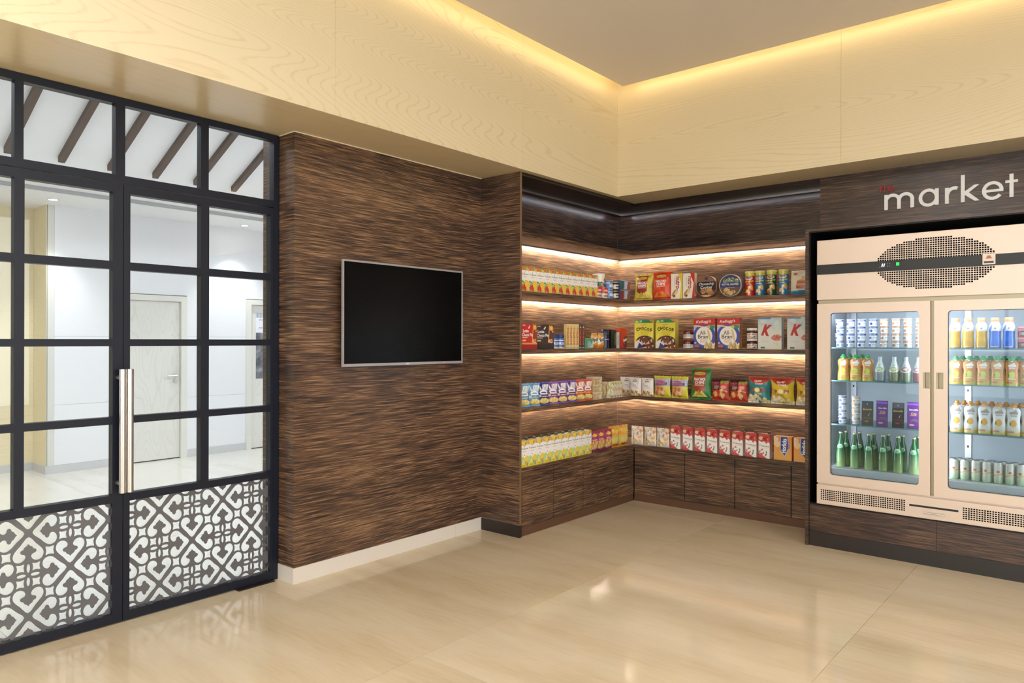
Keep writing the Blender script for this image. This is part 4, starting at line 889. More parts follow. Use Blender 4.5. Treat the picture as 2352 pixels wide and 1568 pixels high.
M_TIN1 = mat('tin_copper', (150, 108, 90), .3, .7); M_TIN1S = mat('tin_brown_side', (84, 62, 56), .35, .3); M_TIN2 = mat('tin_cream_rim', (206, 196, 170), .3, .6); M_TIN2S = mat('tin_navy_side', (58, 60, 96), .35, .3)
onR(tin_disc(.097, .07, d1_, M_TIN1, M_TIN1S), -2.873, -2.679, ZB, .07, 'round brown cookie tin standing on edge', None, rz=.06)
onR(tin_disc(.097, .07, d2_, M_TIN2, M_TIN2S), -2.656, -2.462, ZB, .07, 'round dark blue butter cookie tin standing on edge', None, rz=.1)
sm_ = Proto('small_tin', 'tin'); sm_.part('tin', MB().lathe([(.018, 0), (.02, .002), (.02, .014), (.018, .016)], 20).mesh('tin', mat('small_red', (170, 40, 40), .35))); sm_.part('lid', MB().lathe([(.0205, .0162), (.0205, .0195), (.0185, .0205)], 20).mesh('lid', mat('small_red_lid', (190, 84, 78), .35)))
onR(sm_, -2.905, -2.868, ZB, .04, 'tiny red tin lying between wafer box and cookie tin', None, -.004)
def crisp_tube(c, name):
    p = Pic(44, 84, c).rect(0, .86, 1, 1, (206, 200, 80)).ell(.5, .76, .30, .075, (240, 236, 226)).ell(.5, .765, .23, .05, (120, 60, 40)).rect(.3, .75, .7, .765, (236, 226, 210)).text('Pringles', .5, .62, .74, .10, (236, 206, 60), .12, .03, .2)
    p.rect(.3, .50, .7, .53, (230, 230, 226)).blobs(.25, .16, .75, .40, 6, .15, [(232, 196, 110), (220, 176, 90), (240, 214, 150)], 4, .45)
    if c[1] > 60 and c[2] < 90: p.blobs(.3, .1, .6, .2, 4, .1, [(150, 100, 60)], 3, .5)
    p.fin(); t_ = Proto('crisp_tube', 'crisp tube')
    t_.part('tube', lathe_mesh('tube', dense([(.037, 0), (.0385, .002), (.0385, .196), (.0375, .198)], 80), p, n=44)); t_.part('lid', MB().lathe([(.0395, .1935), (.0405, .195), (.0405, .207), (.0385, .210)], 30).mesh('lid', mat('lid_yellow', (222, 214, 130), .35))); return t_
for c, x, lab in (((190, 34, 38), -2.438, 'red crisp tube with pale yellow lid'), ((40, 120, 176), -2.350, 'blue crisp tube beside the red one'), ((38, 70, 44), -2.254, 'dark green crisp tube between the blue ones'), ((44, 124, 180), -2.155, 'blue crisp tube beside the cake mix packet')):
    onR(crisp_tube(c, lab), x, x + .079, ZB, .08, lab, 'crisp tubes on the second shelf')
p = Pic(50, 64, (226, 216, 196)).ell(.25, .88, .1, .06, (196, 120, 80)).text('GRAIN', .72, .72, .3, .09, (110, 110, 110), 0, .01).poly([(.3, .25), (.35, .58), (.95, .62), (1, .2)], (176, 110, 84)).poly([(.35, .58), (.6, .68), (1, .66), (.95, .58)], (214, 170, 120)).poly([(.35, .45), (.95, .46), (.95, .40), (.35, .38)], (214, 150, 120)).rect(0, 0, 1, .14, (70, 146, 190)).poly([(0, .14), (1, .2), (1, .14)], (70, 146, 190)).fin()
b = bag('cake_mix_packet', 'packet', .165, .192, .06, p, waist=.0, seed=5, v0=.01, v1=.965, top_taper=.06)
onR(b, -2.053, -1.888, ZB, .06, 'cream cake mix packet with a brown cake slice, beside the fridge surround')

# third shelf, left leg
def pie(c, c2, txt):
    p = Pic(76, 80, c).poly([(.72, 0), (.70, .5), (.78, 1), (1, 1), (1, 0)], c2).blobs(.72, .1, .98, .9, 14, .06, [(206, 150, 96), (150, 84, 54), (232, 196, 150)], 4, 1.2).poly([(.70, 0), (.67, .5), (.74, 1), (.77, 1), (.71, .5), (.74, 0)], (222, 170, 90)).rect(0, 0, 1, .2, tuple(int(x * .8) for x in c)).rect(0, .2, 1, .26, (226, 150, 90) if c[0] > 120 else c)
    p.text('LOTTE', .14, .93, .18, .045, W_, 0, .02).text('Lotte', .26, .72, .36, .12, W_, 0, .02).text('Choco Pie', .36, .57, .66, .12, W_, 0, .02).rect(.04, .45, .35, .465, W_).rect(.04, .32, .26, .38, (226, 190, 110)).ell(.85, .86, .09, .1, (232, 180, 70)).poly([(.4, .82), (.5, .93), (.54, .9), (.46, .8)], (236, 222, 200)); return p.fin()
b_ = Proto('choco_pie_box', 'box'); b_.part('box', box_mesh('box', .19, .075, .199, pie((196, 46, 44), (150, 60, 40), 0), (150, 30, 32)))
onL(b_, 4.270, 4.460, ZC_, .075, 'red choco pie box beside the end panel')
b_ = Proto('choco_pie_box', 'box'); b_.part('box', box_mesh('box', .182, .075, .194, pie((58, 40, 38), (96, 54, 44), 0), (22, 18, 20)))
onL(b_, 4.498, 4.680, ZC_, .075, 'black choco pie box next to the red one', rz=-.22, back=.012)
p = Pic(40, 52, (60, 100, 176)).rect(0, 0, 1, .2, (206, 180, 150)).rect(0, .72, 1, .8, (222, 206, 180)).rect(.15, .4, .85, .6, (206, 218, 236)).text('Jiffy', .5, .5, .5, .18, (36, 66, 150), 0, .02).fin()
pb = Proto('peanut_butter_jar', 'jar'); pb.part('jar', lathe_mesh('jar', dense([(.035, 0), (.0385, .006), (.0385, .085), (.036, .092)], 46), p)); pb.part('lid', cap_mesh('lid', .0385, .092, .120, (38, 54, 112), .4))
onL(pb, 4.690, 4.768, ZC_, .078, 'blue peanut butter jar, left of the pair', 'peanut butter jars'); onL(pb, 4.770, 4.848, ZC_, .078, 'blue peanut butter jar, right of the pair', 'peanut butter jars')
def tri_bar(bg, ink, w, h):
    p = Pic(22, 96, bg).text('TOBLERONE', .5, .50, 3.1, .14, ink, -PI / 2, .04).rect(.15, .03, .85, .08, (150, 170, 180)).poly([(.2, .86), (.5, .95), (.85, .86)], tuple(int(x * .86) for x in bg) if bg[0] > 100 else (190, 186, 180)); p.fin()
    V = []; C = []; F_ = []; n = 22
    u, v = np.meshgrid(np.linspace(0, 1, n), np.linspace(0, 1, 96)); V += list(zip(((u - .5) * w).ravel(), np.full(u.size, -.02), (v * h).ravel())); C += list(p.p.reshape(-1, 3)); F_ += gridf(n, 96)
    o = len(V); V += [(-w / 2, -.02, 0), (w / 2, -.02, 0), (0, .022, 0), (-w / 2, -.02, h), (w / 2, -.02, h), (0, .022, h)]; C += [flat(bg)] * 6
    F_ += [(o, o + 2, o + 1), (o + 3, o + 4, o + 5), (o + 1, o + 2, o + 5, o + 4), (o + 2, o, o + 3, o + 5)]
    t_ = Proto('chocolate_bar', 'chocolate bar'); t_.part('box', cmesh('box', V, F_, C, M_CARD)); return t_
tb = tri_bar((228, 204, 140), (176, 92, 60), .0445, .206)
for i in range(4): onL(tb, 4.850 + i * .0455, 4.8945 + i * .0455, ZC_, .04, 'upright cream triangular chocolate bar box, ' + nth(i, 4), 'cream chocolate bars')
tb = tri_bar((46, 42, 50), (196, 96, 70), .043, .204)
for i in range(2): onL(tb, 5.033 + i * .044, 5.076 + i * .044, ZC_, .04, 'upright black triangular chocolate bar box, ' + ['left', 'right'][i] + ' one', 'black chocolate bars')
p = Pic(44, 32, (70, 150, 120)).rect(.3, 0, .36, 1, (120, 190, 160)).ell(.55, .4, .2, .35, (150, 180, 190)).poly([(.6, .1), (1, .9), (1, .1)], (190, 206, 190)).rect(0, .9, 1, 1, (110, 180, 150)).fin()
b_ = Proto('tea_box', 'box'); b_.part('box', box_mesh('box', .126, .06, .09, p, (60, 130, 100), (120, 180, 150))); onL(b_, 5.122, 5.248, ZC_, .06, 'low green box between chocolate bars and orange pouches')
p = Pic(40, 56, (226, 160, 70)).poly([(0, .25), (1, .6), (1, .95), (0, .62)], (236, 230, 216)).text('Fuze', .52, .62, .8, .26, (30, 34, 76), .35, .05).ell(.4, .12, .4, .12, (214, 130, 44)).rect(0, .93, 1, 1, (214, 176, 120)).fin()
b = bag('orange_pouch', 'pouch', .095, .135, .05, p, waist=.0, seed=7, v0=.01, top_taper=.12)
onL(b, 5.252, 5.345, ZC_, .05, 'small orange and white pouch, left of the pair', 'orange pouches'); onL(b, 5.355, 5.450, ZC_, .05, 'small orange and white pouch, right of the pair', 'orange pouches')
nt_ = Proto('navy_canister', 'canister'); p = Pic(30, 60, (34, 40, 74)).rect(0, .66, 1, .69, (190, 196, 210)).rect(0, .7, 1, 1, (28, 34, 62)).rect(.62, .1, .7, .9, (60, 66, 104)).fin()
nt_.part('body', lathe_mesh('body', dense([(.035, 0), (.038, .004), (.038, .115), (.037, .118)], 46), p)); nt_.part('lid', MB().lathe([(.039, .118), (.039, .150), (.030, .166), (.012, .171)], 24).mesh('lid', mat('navy_lid', (30, 36, 64), .35)))
onL(nt_, 5.455, 5.532, ZC_, .078, 'navy blue canister with conical lid')
for y0, y1, h, c, lab, c2 in ((5.535, 5.580, .168, (18, 17, 20), 'narrow black box beside the navy canister', (30, 28, 32)), (5.582, 5.626, .164, (34, 36, 26), 'narrow black box with olive stripe', (110, 110, 60)), (5.622, 5.676, .146, (206, 206, 210), 'narrow white box before the orange tube', (170, 172, 180))):
    p = Pic(16, 40, c).rect(.35, .2, .75, .8, c2).fin(); b_ = Proto('narrow_box', 'box'); b_.part('box', box_mesh('box', y1 - y0 - .003, .04, h, p, tuple(int(x * .8) for x in c))); onL(b_, y0, y1, ZC_, .04, lab, None, .0 if c[0] < 100 else -.002)
p = Pic(40, 60, (206, 62, 36)).rect(.0, .0, 1, .04, (180, 40, 30)).poly([(.4, .15), (.55, .55), (1, .65), (1, .1), (.6, .02)], (120, 50, 36)).text('Malte', .72, .42, .5, .14, W_, .3, .04).blobs(.6, .08, .95, .28, 6, .09, [(96, 50, 34), (150, 90, 60)], 3).fin()
b_ = Proto('chocolate_carton', 'carton'); b_.part('box', box_mesh('box', .112, .06, .182, p, (190, 52, 32), (206, 70, 44))); onL(b_, 5.694, 5.806, ZC_, .06, 'orange red chocolate carton near the inner corner')
# third shelf, right leg
p = Pic(84, 108, (214, 206, 70)).rect(0, .88, 1, 1, (44, 128, 88)).ell(.13, .91, .09, .06, (190, 196, 90)).rect(.26, .9, .4, .97, (150, 200, 170)).poly([(.72, 1), (1, .86), (1, 1)], (196, 140, 80)).text('Kellogg', .5, .81, .3, .05, (206, 60, 70), .08, .02, .3)
for k, chx in enumerate('CHOCOS'): p.text(chx, .16 + k * .14, .66 + .03 * math.sin(k * .9), .125, .12, (66, 34, 28), .05, .06)
p.blobs(.1, .35, .95, .55, 10, .1, [(226, 214, 90), (206, 190, 60)], 2).ell(.55, .2, .48, .24, (70, 36, 28)).ell(.58, .26, .36, .13, (206, 190, 176)).blobs(.3, .2, .85, .36, 26, .05, [(96, 54, 38), (120, 70, 46), (70, 36, 28)], 3).poly([(0, 0), (.25, 0), (.45, .12), (.2, .3), (0, .2)], (226, 218, 210)).poly([(.15, 0), (.4, 0), (.42, .1), (.25, .2)], (44, 66, 130)).poly([(.3, 0), (1, 0), (1, .12), (.6, .06)], (214, 170, 130)).blobs(.6, 0, 1, .1, 6, .06, [(110, 60, 40)], 5).fin()
ch = Proto('cereal_box', 'cereal box'); ch.part('box', box_mesh('box', .200, .06, .265, p, [(120, 84, 40), (120, 84, 40), (196, 186, 70), (196, 186, 70)], (60, 120, 80)))
onR(ch, -3.494, -3.294, ZC_, .06, 'yellow chocolate cereal box, the one nearer the inner corner', 'yellow cereal boxes'); onR(ch, -3.272, -3.072, ZC_, .06, 'yellow chocolate cereal box, the one beside the jam jars', 'yellow cereal boxes')
p = Pic(40, 40, (74, 38, 32)).rect(0, .05, 1, .52, (222, 216, 208)).rect(.2, .2, .8, .26, (130, 110, 110)).rect(.2, .33, .8, .40, (120, 100, 100)).rect(.4, .55, .6, .8, (140, 80, 66)).fin()
jj = Proto('jam_jar', 'jar'); jj.part('jar', lathe_mesh('jar', dense([(.040, 0), (.0445, .005), (.0445, .062), (.041, .070)], 36), p)); jj.part('lid', cap_mesh('lid', .0445, .072, .088, (140, 62, 56), .4))
onR(jj, -3.012, -2.922, ZC_, .09, 'jam jar with red lid, lower of the stack', 'stacked jam jars'); onR(jj, -3.012, -2.922, ZC_ + .0885, .09, 'jam jar with red lid, upper of the stack', 'stacked jam jars')
p = Pic(88, 112, (52, 62, 140)).grad((226, 228, 240), (150, 156, 206), 0, .45, 1, .8).ell(.5, .42, .52, .38, (70, 84, 170)).rect(0, .78, 1, 1, (190, 52, 44)).poly([(0, .78), (.5, .73), (1, .79), (1, .75), (.5, .70), (0, .74)], (230, 206, 170)).text("Kellogg's", .46, .885, .70, .12, W_, .04, .005, .3).rect(.74, .66, .97, .77, (60, 140, 90)).ell(.7, .71, .07, .055, (196, 186, 90)).ell(.49, .42, .38, .30, (236, 232, 224)).ell(.72, .45, .05, .2, (214, 190, 140), .3).text('All-', .44, .53, .28, .13, (58, 50, 50), 0, .015).text('Bran', .44, .40, .46, .13, (58, 50, 50), 0, .015).text('Wheat', .48, .295, .34, .06, (206, 140, 110)).text('Flakes', .48, .235, .34, .06, (206, 140, 110))
p.blobs(.52, .02, .98, .17, 30, .06, [(206, 186, 130), (180, 150, 90), (232, 216, 170)], 3, .7).rect(.04, .05, .26, .14, (176, 100, 80)).rect(.04, .17, .13, .22, (170, 190, 230)).fin()
br = Proto('cereal_box', 'cereal box'); br.part('box', box_mesh('box', .200, .055, .265, p, [(150, 110, 50), (150, 110, 50), (120, 70, 50), (120, 70, 50)], (170, 50, 44)))
onR(br, -2.893, -2.693, ZC_, .055, 'red, white and blue bran cereal box, left of the pair', 'bran cereal boxes'); onR(br, -2.673, -2.473, ZC_, .055, 'red, white and blue bran cereal box, right of the pair', 'bran cereal boxes')
p = Pic(40, 44, (70, 40, 30)).rect(0, .06, 1, .66, (232, 226, 220)).text('nutella', .5, .52, .8, .18, (170, 50, 50), 0, .03).blobs(.2, .12, .8, .3, 8, .08, [(120, 80, 60), (206, 170, 130)], 2).fin()
nj = Proto('spread_jar', 'jar'); nj.part('jar', lathe_mesh('jar', dense([(.038, 0), (.042, .005), (.042, .058), (.038, .068)], 40), p)); nj.part('lid', cap_mesh('lid', .041, .069, .088, (236, 232, 226), .4))
onR(nj, -2.424, -2.338, ZC_, .085, 'hazelnut spread jar with white lid, lower of the stack', 'stacked spread jars'); onR(nj, -2.424, -2.338, ZC_ + .0885, .085, 'hazelnut spread jar with white lid, upper of the stack', 'stacked spread jars')
p = Pic(84, 112, (222, 224, 218)).grad((226, 224, 212), (176, 206, 214), 0, .5, 1, 1).blobs(.2, .6, .9, .95, 8, .14, [(196, 216, 220), (214, 222, 220)], 3, .7).rect(0, .95, .55, 1, (84, 130, 190)).text('Special', .38, .80, .48, .085, (190, 186, 196), .03, .01)
p.text('K', .37, .60, .44, .36, (186, 52, 58), -.08, .06, .35).text('Original', .32, .25, .34, .06, (196, 196, 206)).ell(.8, .36, .24, .09, (206, 130, 120)).blobs(.62, .32, .98, .44, 16, .04, [(186, 100, 90), (226, 190, 160), (206, 150, 130)], 3).rect(.12, .03, .3, .08, (60, 120, 80)).blobs(.65, .12, .9, .22, 5, .05, [(226, 206, 170)], 5, .4).fin()
sk = Proto('cereal_box', 'cereal box'); sk.part('box', box_mesh('box', .196, .055, .262, p, (160, 170, 176), (150, 180, 200)))
onR(sk, -2.313, -2.117, ZC_, .055, 'pale blue and white cereal box with big red letter, left one', 'pale cereal boxes'); onR(sk, -2.072, -1.876, ZC_, .055, 'pale blue and white cereal box with big red letter, half hidden by the fridge surround', 'pale cereal boxes')

# lowest shelf
def crisp(c, c2, ink=W_):
    p = Pic(44, 60, c).blobs(0, 0, 1, 1, 14, .12, [c2], 3, .8)
    p.poly([(.3, .95), (.42, .95), (.5, .70), (.6, .95), (.72, .95), (.95, .95), (.9, .66), (.4, .66)], ink); 
    for k in range(5): p.poly([(.4 + k * .11, .96), (.43 + k * .11, .96), (.5 + k * .09, .66), (.47 + k * .09, .66)], c)
    p.ell(.62, .58, .25, .09, ink).ell(.62, .55, .17, .05, c).rect(.4, .47, .9, .53, ink).rect(.5, .36, .9, .40, (232, 206, 110)).ell(.34, .40, .12, .06, (206, 196, 160)).ell(.68, .16, .32, .13, (236, 206, 120)).blobs(.45, .1, .9, .24, 7, .09, [(240, 214, 130), (226, 186, 90), (246, 226, 160)], 5, .6); return p.fin()
pcs = [((96, 160, 206), (70, 136, 190)), ((96, 160, 206), (70, 136, 190)), ((52, 50, 150), (40, 36, 120)), ((136, 76, 160), (110, 54, 140)), ((116, 62, 152), (92, 44, 128)), ((110, 60, 150), (90, 44, 130)), ((206, 84, 60), (186, 66, 46)), ((206, 84, 60), (186, 66, 46))]
bl = {}
sp = [(4.262, 4.400), (4.385, 4.535), (4.505, 4.655), (4.625, 4.785), (4.752, 4.912), (4.885, 5.045), (5.010, 5.170), (5.125, 5.290)]
lb_ = ['light blue crisp bag beside the end panel', 'light blue crisp bag, second in the row', 'dark blue crisp bag between light blue and purple ones', 'light purple crisp bag next to the dark blue one', 'purple crisp bag in the middle of the purple three', 'purple crisp bag touching the red one', 'red crisp bag touching the purple one', 'red crisp bag beside the stacked tubs']
for i, ((y0, y1), c) in enumerate(zip(sp, pcs)):
    if c not in bl: bl[c] = bag('crisp_bag', 'snack bag', .150, .182, .052, crisp(*c), seed=i + 11)
    onL(bl[c], y0, y1, ZD, .05, lb_[i], 'crisp bags on the lowest shelf', rz=-.46, back=.03, rx=-.06)
def tub():
    t_ = Proto('snack_tub', 'tub')
    p = Pic(48, 30, (206, 182, 140)).blobs(0, 0, 1, .85, 60, .05, [(226, 204, 160), (190, 158, 112), (214, 190, 146), (168, 136, 96)], 3, 1.4).rect(0, .86, 1, 1, (222, 212, 186)).ell(.72, .45, .13, .33, (226, 220, 200)).rect(.28, .1, .38, .8, (232, 222, 196), .5).fin()
    t_.part('tub', box_mesh('tub', .126, .09, .060, p, (202, 178, 138), (214, 200, 168), m=M_PLAS))
    t_.part('lid', MB().box(-.061, -.044, .060, .061, .044, .066).mesh('lid', mat('tub_lid', (214, 202, 174), .3)))
    return t_
tb_ = tub()
for k, w_ in enumerate(('bottom', 'middle', 'top')): onL(tb_, 5.285, 5.415, ZD + k * .0665, .09, 'clear nut tub with pale lid, %s of the stack' % w_, 'stacked nut tubs', rz=-.05 + .05 * k, back=.012)
p = Pic(30, 44, (206, 190, 150)).blobs(0, 0, 1, 1, 30, .12, [(226, 206, 150), (190, 150, 100), (170, 180, 110), (206, 120, 90)], 3).fin()
b = bag('nut_packet', 'packet', .085, .150, .035, p, seed=21); onL(b, 5.440, 5.525, ZD, .05, 'small nut packet leaning beside the stacked tubs', None, .03, rz=-.4)
p = Pic(32, 44, (222, 214, 190)).blobs(0, 0, 1, 1, 16, .09, [(170, 180, 100), (206, 150, 130), (206, 206, 170), (190, 170, 110)], 9, 1.3).rect(.4, .1, .5, .9, (190, 190, 130)).fin()
b = bag('seed_sachet', 'sachet', .085, .145, .03, p, seed=22)
for i in range(4): onL(b, 5.535 + i * .050, 5.620 + i * .050, ZD, .04, 'pale sachet with green and red print, ' + nth(i, 4), 'pale sachets', .012 + .004 * i, rz=-.55)
p = Pic(44, 58, (232, 226, 220)).rect(.42, .93, .58, .96, (60, 50, 50)).rect(.35, .80, .65, .88, (150, 140, 130)).ell(.5, .62, .3, .12, (214, 210, 214)).ell(.5, .62, .27, .10, (236, 232, 230)).rect(.35, .60, .65, .63, (180, 176, 180)).rect(.0, 0, 1, .16, (206, 176, 130)).blobs(.0, .0, 1, .26, 34, .08, [(226, 206, 160), (196, 156, 100), (236, 222, 190), (170, 124, 80)], 4).fin()
b = bag('nut_pouch', 'pouch', .125, .172, .04, p, waist=.0, seed=23, v0=.01)
for i, (x0, x1) in enumerate(((-3.672, -3.547), (-3.558, -3.433), (-3.429, -3.304))): onR(b, x0, x1, ZD, .04, 'white nut pouch on the lowest shelf, ' + nth(i, 3), 'white nut pouches', .035 if i == 0 else .0, rz=.3 if i == 0 else 0)
p = Pic(56, 66, (214, 206, 60)).rect(0, .55, 1, .9, (120, 130, 180))
for k in range(14): p.rect(k / 14, .58, k / 14 + .03, .9, (226, 226, 230))
for k in range(4): p.rect(0, .58 + k * .08, 1, .6 + k * .08, (206, 210, 226), .5)
p.poly([(.1, .56), (.85, .60), (.85, .74), (.1, .70)], (96, 66, 130)).text('EXPORT', .47, .65, .62, .10, (214, 120, 150), .05, .04).ell(.4, .78, .3, .04, (190, 80, 110)).rect(.08, .06, .72, .5, (206, 160, 110)).blobs(.12, .08, .7, .46, 30, .09, [(226, 180, 130), (190, 130, 80), (236, 206, 160), (214, 110, 90)], 4).fin()
b = bag('cracker_bag', 'snack bag', .168, .196, .055, p, seed=24)
onR(b, -3.297, -3.129, ZD, .05, 'yellow and purple cracker bag, left of the pair', 'yellow cracker bags'); onR(b, -3.122, -2.954, ZD, .05, 'yellow and purple cracker bag, right of the pair', 'yellow cracker bags')
b = bag('nacho_bag', 'snack bag', .200, .275, .085, nacho((52, 124, 62), (160, 62, 46), ((214, 190, 90), (226, 206, 110), (190, 160, 70)), (40, 106, 50)), seed=25)
onR(b, -2.940, -2.738, ZD, .06, 'tall green nacho chips bag on the lowest shelf', rx=-.08)
p = Pic(52, 64, (180, 60, 46)).rect(0, .88, 1, 1, (60, 26, 26)).rect(.08, .48, .5, .94, (30, 24, 28)).text('HOT', .29, .82, .34, .11, (214, 80, 110), 0, .04).text('CHILLI', .29, .71, .34, .07, (214, 80, 110), 0, .03).rect(.14, .64, .45, .66, (206, 206, 200)).rect(.14, .59, .45, .61, (206, 206, 200)).rect(.14, .54, .4, .56, (206, 206, 200)).rect(.54, .8, .95, .94, (150, 140, 60)).ell(.72, .66, .22, .13, (206, 60, 60)).ell(.72, .64, .16, .08, (226, 150, 140)).blobs(.05, .03, .95, .46, 16, .15, [(226, 190, 130), (214, 166, 100), (236, 206, 150), (190, 60, 44)], 6, .5).fin()
b = bag('chip_bag', 'snack bag', .160, .192, .055, p, seed=26)
onR(b, -2.731, -2.571, ZD, .05, 'red potato chip bag with black panel, beside the green nacho bag', 'red chip bags'); onR(b, -2.566, -2.410, ZD, .05, 'red potato chip bag with black panel, beside the teal popcorn bag', 'red chip bags')
def popc(c, c2):
    p = Pic(60, 68, c).poly([(0, .95), (.2, .8), (.55, .68), (.8, .76), (1, .92), (1, 1), (0, 1)], (176, 72, 50)).ell(.5, .82, .26, .1, (196, 52, 44)).text('Tasty', .48, .84, .36, .09, W_, .1, .04, .2).text('Treat', .54, .74, .36, .08, W_, .05, .03, .2).poly([(0, .6), (.2, .6), (1, .02), (1, 0), (.6, 0), (0, .45)], c2)
    p.text('P', .27, .46, .12, .15, (176, 62, 52), .05, .05).ell(.47, .48, .13, .10, (236, 226, 130)).ell(.47, .48, .08, .06, (244, 240, 190)).text('P!', .72, .47, .22, .15, (176, 62, 52), 0, .05).text('CORN', .52, .335, .36, .07, (206, 180, 70) if c[0] < 120 else (150, 120, 40), 0, .03).blobs(.05, .02, .5, .24, 22, .07, [(240, 232, 206), (226, 206, 150), (250, 244, 226)], 4).blobs(.5, .02, .95, .14, 8, .07, [(236, 226, 170)], 5); return p.fin()
b = bag('popcorn_bag', 'snack bag', .195, .222, .085, popc((50, 134, 140), (30, 110, 126)), seed=27); onR(b, -2.411, -2.219, ZD, .06, 'teal popcorn bag on the lowest shelf', rx=-.08)
b = bag('popcorn_bag', 'snack bag', .198, .222, .085, popc((220, 196, 62), (206, 170, 70)), seed=28)
onR(b, -2.216, -2.020, ZD, .06, 'yellow popcorn bag next to the teal one', 'yellow popcorn bags'); onR(b, -2.010, -1.815, ZD, .06, 'yellow popcorn bag half hidden by the fridge surround', 'yellow popcorn bags')

# worktop: pouches and malt drink boxes
p = Pic(46, 60, (166, 56, 90)).blobs(0, .5, 1, 1, 10, .12, [(186, 76, 110), (146, 40, 76)], 3).ell(.55, .84, .2, .08, (232, 206, 90)).rect(.3, .58, .8, .63, (226, 190, 200)).ell(.55, .33, .42, .24, (206, 160, 100)).blobs(.15, .14, .95, .5, 40, .06, [(226, 186, 120), (176, 120, 70), (236, 206, 150)], 4).rect(.15, .07, .85, .13, (56, 40, 70)).rect(.25, .09, .7, .11, (214, 206, 214)).fin()
b = bag('trail_mix_pouch', 'pouch', .150, .178, .055, p, waist=.02, seed=31, v0=.02)
for i, (y0, y1) in enumerate(((5.228, 5.360), (5.325, 5.475), (5.445, 5.595))): onL(b, y0, y1, ZE, .05, 'pink snack mix pouch on the worktop, ' + nth(i, 3), 'pink pouches', .012, rz=-.12)
p = Pic(46, 60, (226, 160, 66)).blobs(0, .6, 1, 1, 10, .12, [(236, 184, 90), (214, 140, 56)], 3).ell(.6, .8, .22, .08, (222, 206, 80)).poly([(.1, .2), (.12, .5), (.5, .64), (.9, .5), (.92, .2)], (206, 190, 96)).rect(.3, .08, .9, .15, (110, 84, 50)).ell(.5, .36, .3, .14, (214, 200, 120)).fin()
b = bag('orange_snack_pouch', 'pouch', .155, .195, .055, p, waist=.02, seed=32, v0=.03)
onL(b, 5.560, 5.715, ZE, .05, 'orange and green snack pouch on the worktop, left one', 'orange snack pouches', .01, rz=-.1); onL(b, 5.695, 5.850, ZE, .05, 'orange and green snack pouch on the worktop, right one', 'orange snack pouches', .0, rz=-.1)
p = Pic(44, 60, (228, 222, 214)).rect(.45, .93, .6, .955, (70, 56, 50)).ell(.24, .82, .2, .06, (150, 130, 100)).ell(.24, .82, .15, .04, (222, 214, 200)).poly([(.2, .06), (.26, .78), (.32, .06)], (70, 60, 50)).blobs(.58, .15, 1, .95, 26, .09, [(226, 190, 150), (206, 150, 120), (236, 214, 180)], 4).blobs(.1, .1, .5, .3, 10, .07, [(226, 200, 140), (196, 160, 90)], 6).fin()
b = bag('nut_pouch', 'pouch', .125, .172, .04, p, waist=.0, seed=33, v0=.01)
for i, (x0, x1) in enumerate(((-3.535, -3.41), (-3.398, -3.273), (-3.266, -3.141))): onR(b, x0, x1, ZE, .04, 'white nut pouch with brown clip print on the worktop, ' + nth(i, 3), 'white clip pouches')
p = Pic(64, 84, (226, 150, 60)).grad((232, 176, 100), (222, 140, 50), 0, 0, 1, 1).blobs(0, .4, .3, 1, 5, .12, [(240, 206, 150)], 3).ell(.17, .86, .1, .07, (214, 206, 214)).poly([(.36, .98), (.8, .98), (.84, .5), (.62, .16), (.34, .4)], (176, 190, 220)).poly([(.40, .98), (.76, .98), (.80, .52), (.60, .20), (.38, .42)], (44, 66, 140)).text('Horlicks', .57, .62, .78, .20, W_, PI / 2 - .06, .03).ell(.84, .78, .07, .05, (206, 120, 170)).ell(.84, .66, .07, .05, (110, 150, 200)).ell(.82, .55, .06, .045, (206, 90, 110)).fin()
hb = Proto('malt_drink_box', 'box'); hb.part('box', box_mesh('box', .145, .07, .192, p, (196, 110, 44), (226, 160, 90)))
onR(hb, -2.179, -2.034, ZE, .07, 'orange and blue malt drink box, fully in view'); onR(hb, -2.018, -1.873, ZE, .07, 'orange and blue malt drink box, half hidden by the fridge surround')
# ---------------------------------------------------------------- drinks and dairy in the fridge
FZ = (1.453, 1.212, .892, .573); YI = 5.62
def inF(pr, x, z, r, label, group=None, dy=0.0, **kw): return pr.put((x, YI + r + dy, z), kw.pop('rz', 0), label, group, **kw)
def yog(c):
    p = Pic(36, 26, (238, 238, 240)).rect(0, .72, 1, 1, c).ell(.35, .35, .14, .2, tuple(int(x * .9) for x in c)).rect(.58, .42, .85, .5, (150, 150, 160)).rect(.58, .25, .8, .32, (150, 150, 160)).rect(.2, .82, .8, .9, (230, 230, 236)).fin()
    y = Proto('yogurt_cup', 'yogurt cup'); y.part('cup', lathe_mesh('cup', dense([(.022, 0), (.0245, .002), (.0275, .048)], 22), p, n=28)); y.part('lid', MB().lathe([(.029, .048), (.0305, .0485), (.0305, .0505), (.028, .051)], 24).mesh('lid', mat('foil_lid', (230, 232, 238), .3))); return y
yb_, yo_ = yog((60, 76, 160)), yog((226, 150, 84))
xs = [-1.587, -1.511, -1.4375, -1.361, -1.286, -1.211, -1.1365, -1.062]
rw = ['bottom row', 'second row up', 'third row up', 'top row']
for i, x in enumerate(xs):
    for k in range(4):
        blue = i < 4; q = i if blue else i - 4
        inF(yb_ if blue else yo_, x + random.Random(i * 7 + k).uniform(-.003, .003), FZ[0] + k * .0515, .0305, '%s yogurt cup, top fridge shelf, %s, %s of its colour' % ('blue' if blue else 'orange', rw[k], nth(q, 4)), 'yogurt cups on the top fridge shelf', rz=random.Random(i + k).uniform(-.3, .3))
